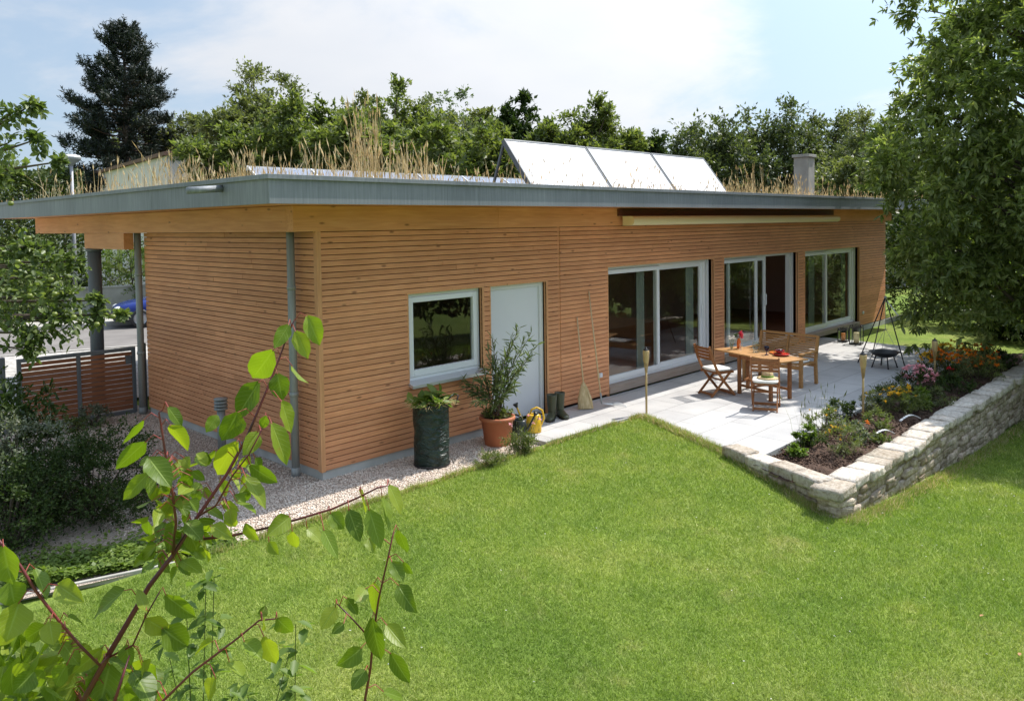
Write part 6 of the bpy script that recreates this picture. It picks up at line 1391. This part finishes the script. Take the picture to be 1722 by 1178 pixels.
B2 = [(520, 740, 1.43), (530, 640, 1.40), (520, 560, 1.39), (500, 450, 1.38), (485, 350, 1.38), (478, 310, 1.38), (490, 302, 1.38)]
B3 = [(615, 690, 1.44), (700, 680, 1.42), (800, 658, 1.41), (900, 630, 1.40), (1000, 600, 1.39), (1080, 565, 1.38), (1135, 537, 1.38), (1165, 530, 1.38)]
B4 = [(1080, 1400, 1.55), (1100, 1165, 1.52), (1115, 1080, 1.51), (1125, 970, 1.50), (1140, 870, 1.49), (1165, 760, 1.48), (1185, 668, 1.48)]
B5 = [(1115, 990, 1.50), (1060, 930, 1.50), (1015, 885, 1.50)]
B6 = [(430, 1260, 1.36), (490, 1178, 1.36), (580, 1090, 1.36), (660, 1030, 1.36), (720, 985, 1.36), (780, 935, 1.36), (830, 930, 1.36)]
B7 = [(-80, 600, 1.30), (0, 700, 1.30), (60, 770, 1.30), (110, 850, 1.31), (180, 940, 1.32), (240, 1010, 1.33), (300, 1070, 1.35), (330, 1040, 1.40)]
B8 = [(600, 620, 1.45), (650, 590, 1.43), (700, 500, 1.42), (750, 435, 1.42), (800, 340, 1.43)]
B9 = [(320, 1050, 1.40), (400, 1010, 1.38), (440, 920, 1.38), (480, 850, 1.38)]
B10 = [(345, 1178, 1.30), (370, 1100, 1.32), (390, 1040, 1.34)]
for B, r0, r1 in ((B2, .0027, .0013), (B3, .0026, .0013), (B4, .003, .0013), (B5, .0018, .0012), (B6, .0026, .0013), (B7, .0027, .0022), (B8, .002, .0012), (B9, .002, .0012), (B10, .003, .0013)):
    br([Z3(*p) for p in B], list(np.linspace(r0, r1, len(B))), mb)
# bring the side shoots down to the trunk so nothing floats
p4 = Z3(*B4[0]); br([AG+(AP0-AG)*0.35, (AG+(AP0-AG)*0.4+p4)/2+np.array([0, 0, -0.1]), p4], [0.010, 0.007, 0.004], mb)
p6 = Z3(*B6[0]); br([AG+(AP0-AG)*0.8, p6], [0.006, 0.0036], mb); p7 = Z3(*B7[0]); br([AG+(AP0-AG)*0.75, p7+np.array([-0.1, 0.1, -0.35]), p7], [0.008, 0.006, 0.0034], mb)
LV = """925 22 965 108 60|890 68 930 148 52|868 48 825 118 45|820 125 755 218 85|880 172 920 228 50|835 195 850 275 62|778 222 705 330 75|848 278 880 372 60|819 345 870 470 65|715 310 670 400 78|655 320 620 370 40|775 370 735 440 55|712 400 640 510 70|754 470 838 528 50|740 505 808 595 50|645 425 550 495 60|575 500 530 555 45|715 580 775 605 38|507 295 550 355 40|515 350 568 415 50|430 335 370 410 30|435 402 348 480 58|443 495 366 578 48|450 450 515 530 70|530 565 565 622 55|526 640 500 740 60|560 650 600 730 70|600 700 640 750 50|470 710 395 778 35|545 755 610 790 50|515 580 485 635 45|600 630 650 640 30|640 650 700 690 45|740 645 775 700 40|870 625 805 680 55|880 668 890 722 38|925 660 975 695 44|975 665 1015 745 40|995 615 1035 660 50|1050 605 1085 700 56|1081 545 1105 610 46|1112 605 1150 720 58|1150 565 1180 660 46|1172 530 1215 615 52|1200 665 1225 735 44|1110 690 1125 730 35|810 700 835 740 35|1180 760 1215 820 45|1200 830 1250 915 55|1125 825 1130 910 40|1100 840 1070 880 45|1045 870 1080 920 30|1010 895 965 965 50|1034 945 1000 975 30|1120 930 1145 1065 60|1165 950 1220 1015 50|1177 1035 1235 1130 48|1085 1020 1020 1080 60|1099 1085 1060 1140 50|1155 1150 1220 1168 35|785 925 800 890 30|790 935 800 960 40|835 930 880 975 55|735 1000 790 1045 55|795 985 830 1070 60|690 1060 735 1105 50|650 1110 620 1175 60|637 1000 580 1035 45|10 715 35 830 95|55 885 20 1000 100|105 780 145 870 55|175 830 250 880 65|372 845 270 925 72|205 925 265 945 40|150 940 160 1010 60|130 1010 75 1110 64|305 1020 215 1100 48|330 1070 300 1190 105|200 1070 155 1140 60|440 905 410 835 34|500 860 590 930 58|441 930 510 975 62|490 960 570 1020 80|380 1010 390 1075 52|30 820 45 895 80|40 1060 20 1150 85|100 1090 40 1155 70|430 1060 445 1110 50|400 1090 470 1185 92|560 640 610 690 60|480 600 470 650 40|620 430 600 480 50|690 600 700 650 40|800 320 790 360 30|530 760 570 740 40|570 575 600 610 45|1215 760 1240 800 30"""
# outline of an ovate leaf on a grid: fold along the midrib, drooping tip, light ripple
NL, NW = 11, 7
def leaf_grid(seed):
    rr = np.random.default_rng(seed); fold = rr.uniform(0.12, 0.55); curl = rr.uniform(0.05, 0.32); rip = rr.uniform(0.01, 0.035); ph = rr.uniform(0, 6); tw = rr.normal(0, 0.25)
    V = np.zeros((NL, NW, 3))
    for i in range(NL):
        t = i/(NL-1); wv = (math.sin(PI*min(1, t**0.72))**0.62)*(1-0.12*t) if 0 < t < 1 else 0.0
        if t > 0.84: wv *= max(0.0, (1-t)/0.16)**0.75*1.0
        wv = max(wv, 0.012 if t < 1 else 0.002)
        if i == 0: wv = 0.10
        for j in range(NW):
            s = (j-(NW-1)/2)/((NW-1)/2); e = s*wv*0.5*(1+0.03*math.sin(i*2.4+ph))
            z = abs(s)**1.3*wv*0.5*fold-curl*t*t+rip*math.sin(t*13+ph)*abs(s)
            tt = t+0.06*abs(s)*wv*(1 if t < 0.2 else 0)-(0.05*abs(s) if i == 0 else 0)
            a = tw*t; V[i, j] = (tt, e*math.cos(a)-z*math.sin(a), z*math.cos(a)+e*math.sin(a))
    return V.reshape(-1, 3)
gI = np.arange(NL*NW).reshape(NL, NW); LF = np.stack([gI[:-1, :-1], gI[:-1, 1:], gI[1:, 1:], gI[1:, :-1]], -1).reshape(-1, 4)
LVs, LFs = [], []; pm = MB(); nlv = 0
def add_leaf(B, T, width, seed, tilt=0.5):
    global nlv
    B = np.array(B); T = np.array(T); rr = np.random.default_rng(seed); ax = T-B; Ll = np.linalg.norm(ax); ax = ax/Ll
    view = unit(CAM-B); nrm = unit(view+rr.normal(0, tilt, 3)+np.array([0.1, -0.1, 0.35])); Y = unit(np.cross(nrm, ax)); nz = np.cross(ax, Y)
    G = leaf_grid(seed+1); W = width
    V = B+G[:, :1]*Ll*ax+G[:, 1:2]*W*Y+G[:, 2:]*W*nz
    LVs.append(V-AG); LFs.append(LF+NL*NW*nlv); nlv += 1
brs = {k: np.array([(p[0], p[1], p[2]) for p in B]) for k, B in dict(m=main, b2=B2, b3=B3, b4=B4, b5=B5, b6=B6, b7=B7, b8=B8, b9=B9).items()}
dense = []
for B in brs.values():
    for a, b in zip(B[:-1], B[1:]):
        for q in np.linspace(0, 1, 8): dense.append(a*(1-q)+b*q)
dense = np.array(dense)
def put(x0, y0, x1, y1, w_, i, dd=None):
    dist = np.hypot(dense[:, 0]-x0, dense[:, 1]-y0); j = dist.argmin(); d = dense[j, 2]+(rgp.normal(0, 0.02) if dd is None else dd)
    Bp = Z3(x0, y0, d); Tp = Z3(x1, y1, d+rgp.normal(0, 0.025)); add_leaf(Bp, Bp+(Tp-Bp)*1.0, w_/1.79*d/FPX*1.03, 700+i*2)
    if dist[j] < 75:
        Q = Z3(*dense[j]); md = (Q+Bp)/2+np.array([0, 0, 0.012]); pm.tube([Q-AG, md-AG, Bp-AG], [0.0010, 0.0008, 0.0008], 5, cap=False)
for i, s in enumerate(LV.split('|')):
    put(*[float(q) for q in s.split()], i)
# the leafy mass low at the left, a little farther off
for i in range(250):
    x = rgp.uniform(-20, 620)*rgp.random()**0.35 if i % 3 else rgp.uniform(0, 330); y = rgp.uniform(850, 1230)
    if y < 950-(0 if x < 200 else -0.25*x): continue
    a = rgp.uniform(0.2, PI-0.2); l_ = rgp.uniform(60, 100); put(x, y, x+math.cos(a)*l_, y+math.sin(a)*l_, rgp.uniform(40, 62), 300+i, rgp.uniform(0.02, 0.34))
for i in range(110):
    x = rgp.uniform(440, 780); y = rgp.uniform(430, 800); a = rgp.uniform(0.2, PI-0.2); l_ = rgp.uniform(35, 60)
    if x-520 > (740-y)*0.9+60: continue
    put(x, y, x+math.cos(a)*l_, y+math.sin(a)*l_, rgp.uniform(26, 42), 500+i, rgp.uniform(0.02, 0.14))
lo = mesh_np('leaves', np.concatenate(LVs), np.concatenate(LFs), M['ap_leaf'], apr, smooth=True)
ii, jj = np.meshgrid(np.arange(NL)/(NL-1), np.arange(NW)/(NW-1), indexing='ij'); uvv = np.stack([ii, jj], -1).reshape(-1, 2)
uvl = lo.data.uv_layers.new(name='UVMap'); uvl.data.foreach_set('uv', uvv[np.concatenate(LFs).ravel() % (NL*NW)].astype(np.float32).ravel())
b_ = len(mb.v); mb.v += pm.v; mb.f += [tuple(i+b_ for i in f) for f in pm.f]; mb.m += [1]*len(pm.f)
mb.build('branch', [M['red_twig'], M['petiole']], apr, smooth=True)
# raspberry shoots below it, farther from the viewer
rs_ = at(330, 1100, 4.2); rsp = thing('raspberry_canes', 'pale serrated-leaved raspberry shoots showing behind the apricot leaves', 'plant', (float(rs_[0]), float(rs_[1]), float(hgt(rs_[0], rs_[1]))))
mb = MB(); Ps, Ds = [], []; o0 = np.array(rsp.location)
for (x, y) in [(620, 820), (645, 805), (890, 945), (870, 1035), (740, 1140), (700, 1160), (560, 880), (500, 1000), (420, 1090), (350, 1000)]:
    p = Z3(x, y, 3.9)-o0; b = np.array([p[0]*0.6+rgp.normal(0, 0.08), p[1]*0.6+rgp.normal(0, 0.08), 0.0]); m_ = (b+p)/2+np.array([rgp.normal(0, 0.06), rgp.normal(0, 0.06), 0.1]); mb.tube([b, m_, p], [0.004, 0.003, 0.002], 5, cap=False)
    for q_ in (1.0, 0.86, 0.7, 0.52, 0.35):
        for k in range(5): Ps.append((1-q_)**2*b+2*q_*(1-q_)*m_+q_*q_*p+rgp.normal(0, 0.03, 3)); Ds.append(np.array([math.cos(k*1.3+q_*9), math.sin(k*1.3+q_*9), -0.35]))
Ps = np.array(Ps); Ds = np.array(Ds); V, F = scatter(Ps, Ds, np.array([0, 0, 1.0])+rgp.normal(0, 0.3, Ps.shape), rgp.uniform(0.06, 0.11, len(Ps)), 0.6, LEAFH)
mesh_np('leaves', V, F, M['lf_light'], rsp); mb.build('stem', M['lf_mid'], rsp, smooth=True)

# small litter on the lawn
for i, (u, v, lb) in enumerate([(1648, 1046, 'brown fallen leaf lying on the lawn toward the right edge'), (1714, 1112, 'pale dry fallen leaf at the lower right corner of the lawn')]):
    p = gz(u, v, -0.3); p[2] = float(hgt(p[0], p[1])); V, F = scatter(np.array([[0, 0, 0.035]]), np.array([[1.0, 0.4*i-0.3, 0.1]]), np.array([[0.1, 0.1, 1.0]]), [0.05], 0.6, LEAFH)
    o = mesh_np('fallen_leaf', V, F, mat('dry_leaf', (0.36, 0.19, 0.08), 0.8), label=lb, cat='leaf'); o.location = tuple(p)
rg = np.random.default_rng(900); n = 420; x = np.concatenate([rg.normal(8.5, 2.2, n//2), rg.uniform(-2, 12, n//2)]); y = np.concatenate([rg.normal(-7.5, 1.2, n//2), rg.uniform(-9, -2, n//2)]); k = lawn_ok(x, y); x, y = x[k], y[k]
P = np.stack([x, y, hgt(x, y)+0.035], -1); P = np.repeat(P, 5, 0); V, F = scatter(P, rg.normal(0, 1, P.shape)*np.array([1, 1, 0.3]), np.array([0, 0, 1.0])+rg.normal(0, 0.3, P.shape), 0.009*np.ones(len(P)), 0.9)
mesh_np('clover_flowers', V, F, M['fl_wht'], kind='stuff')
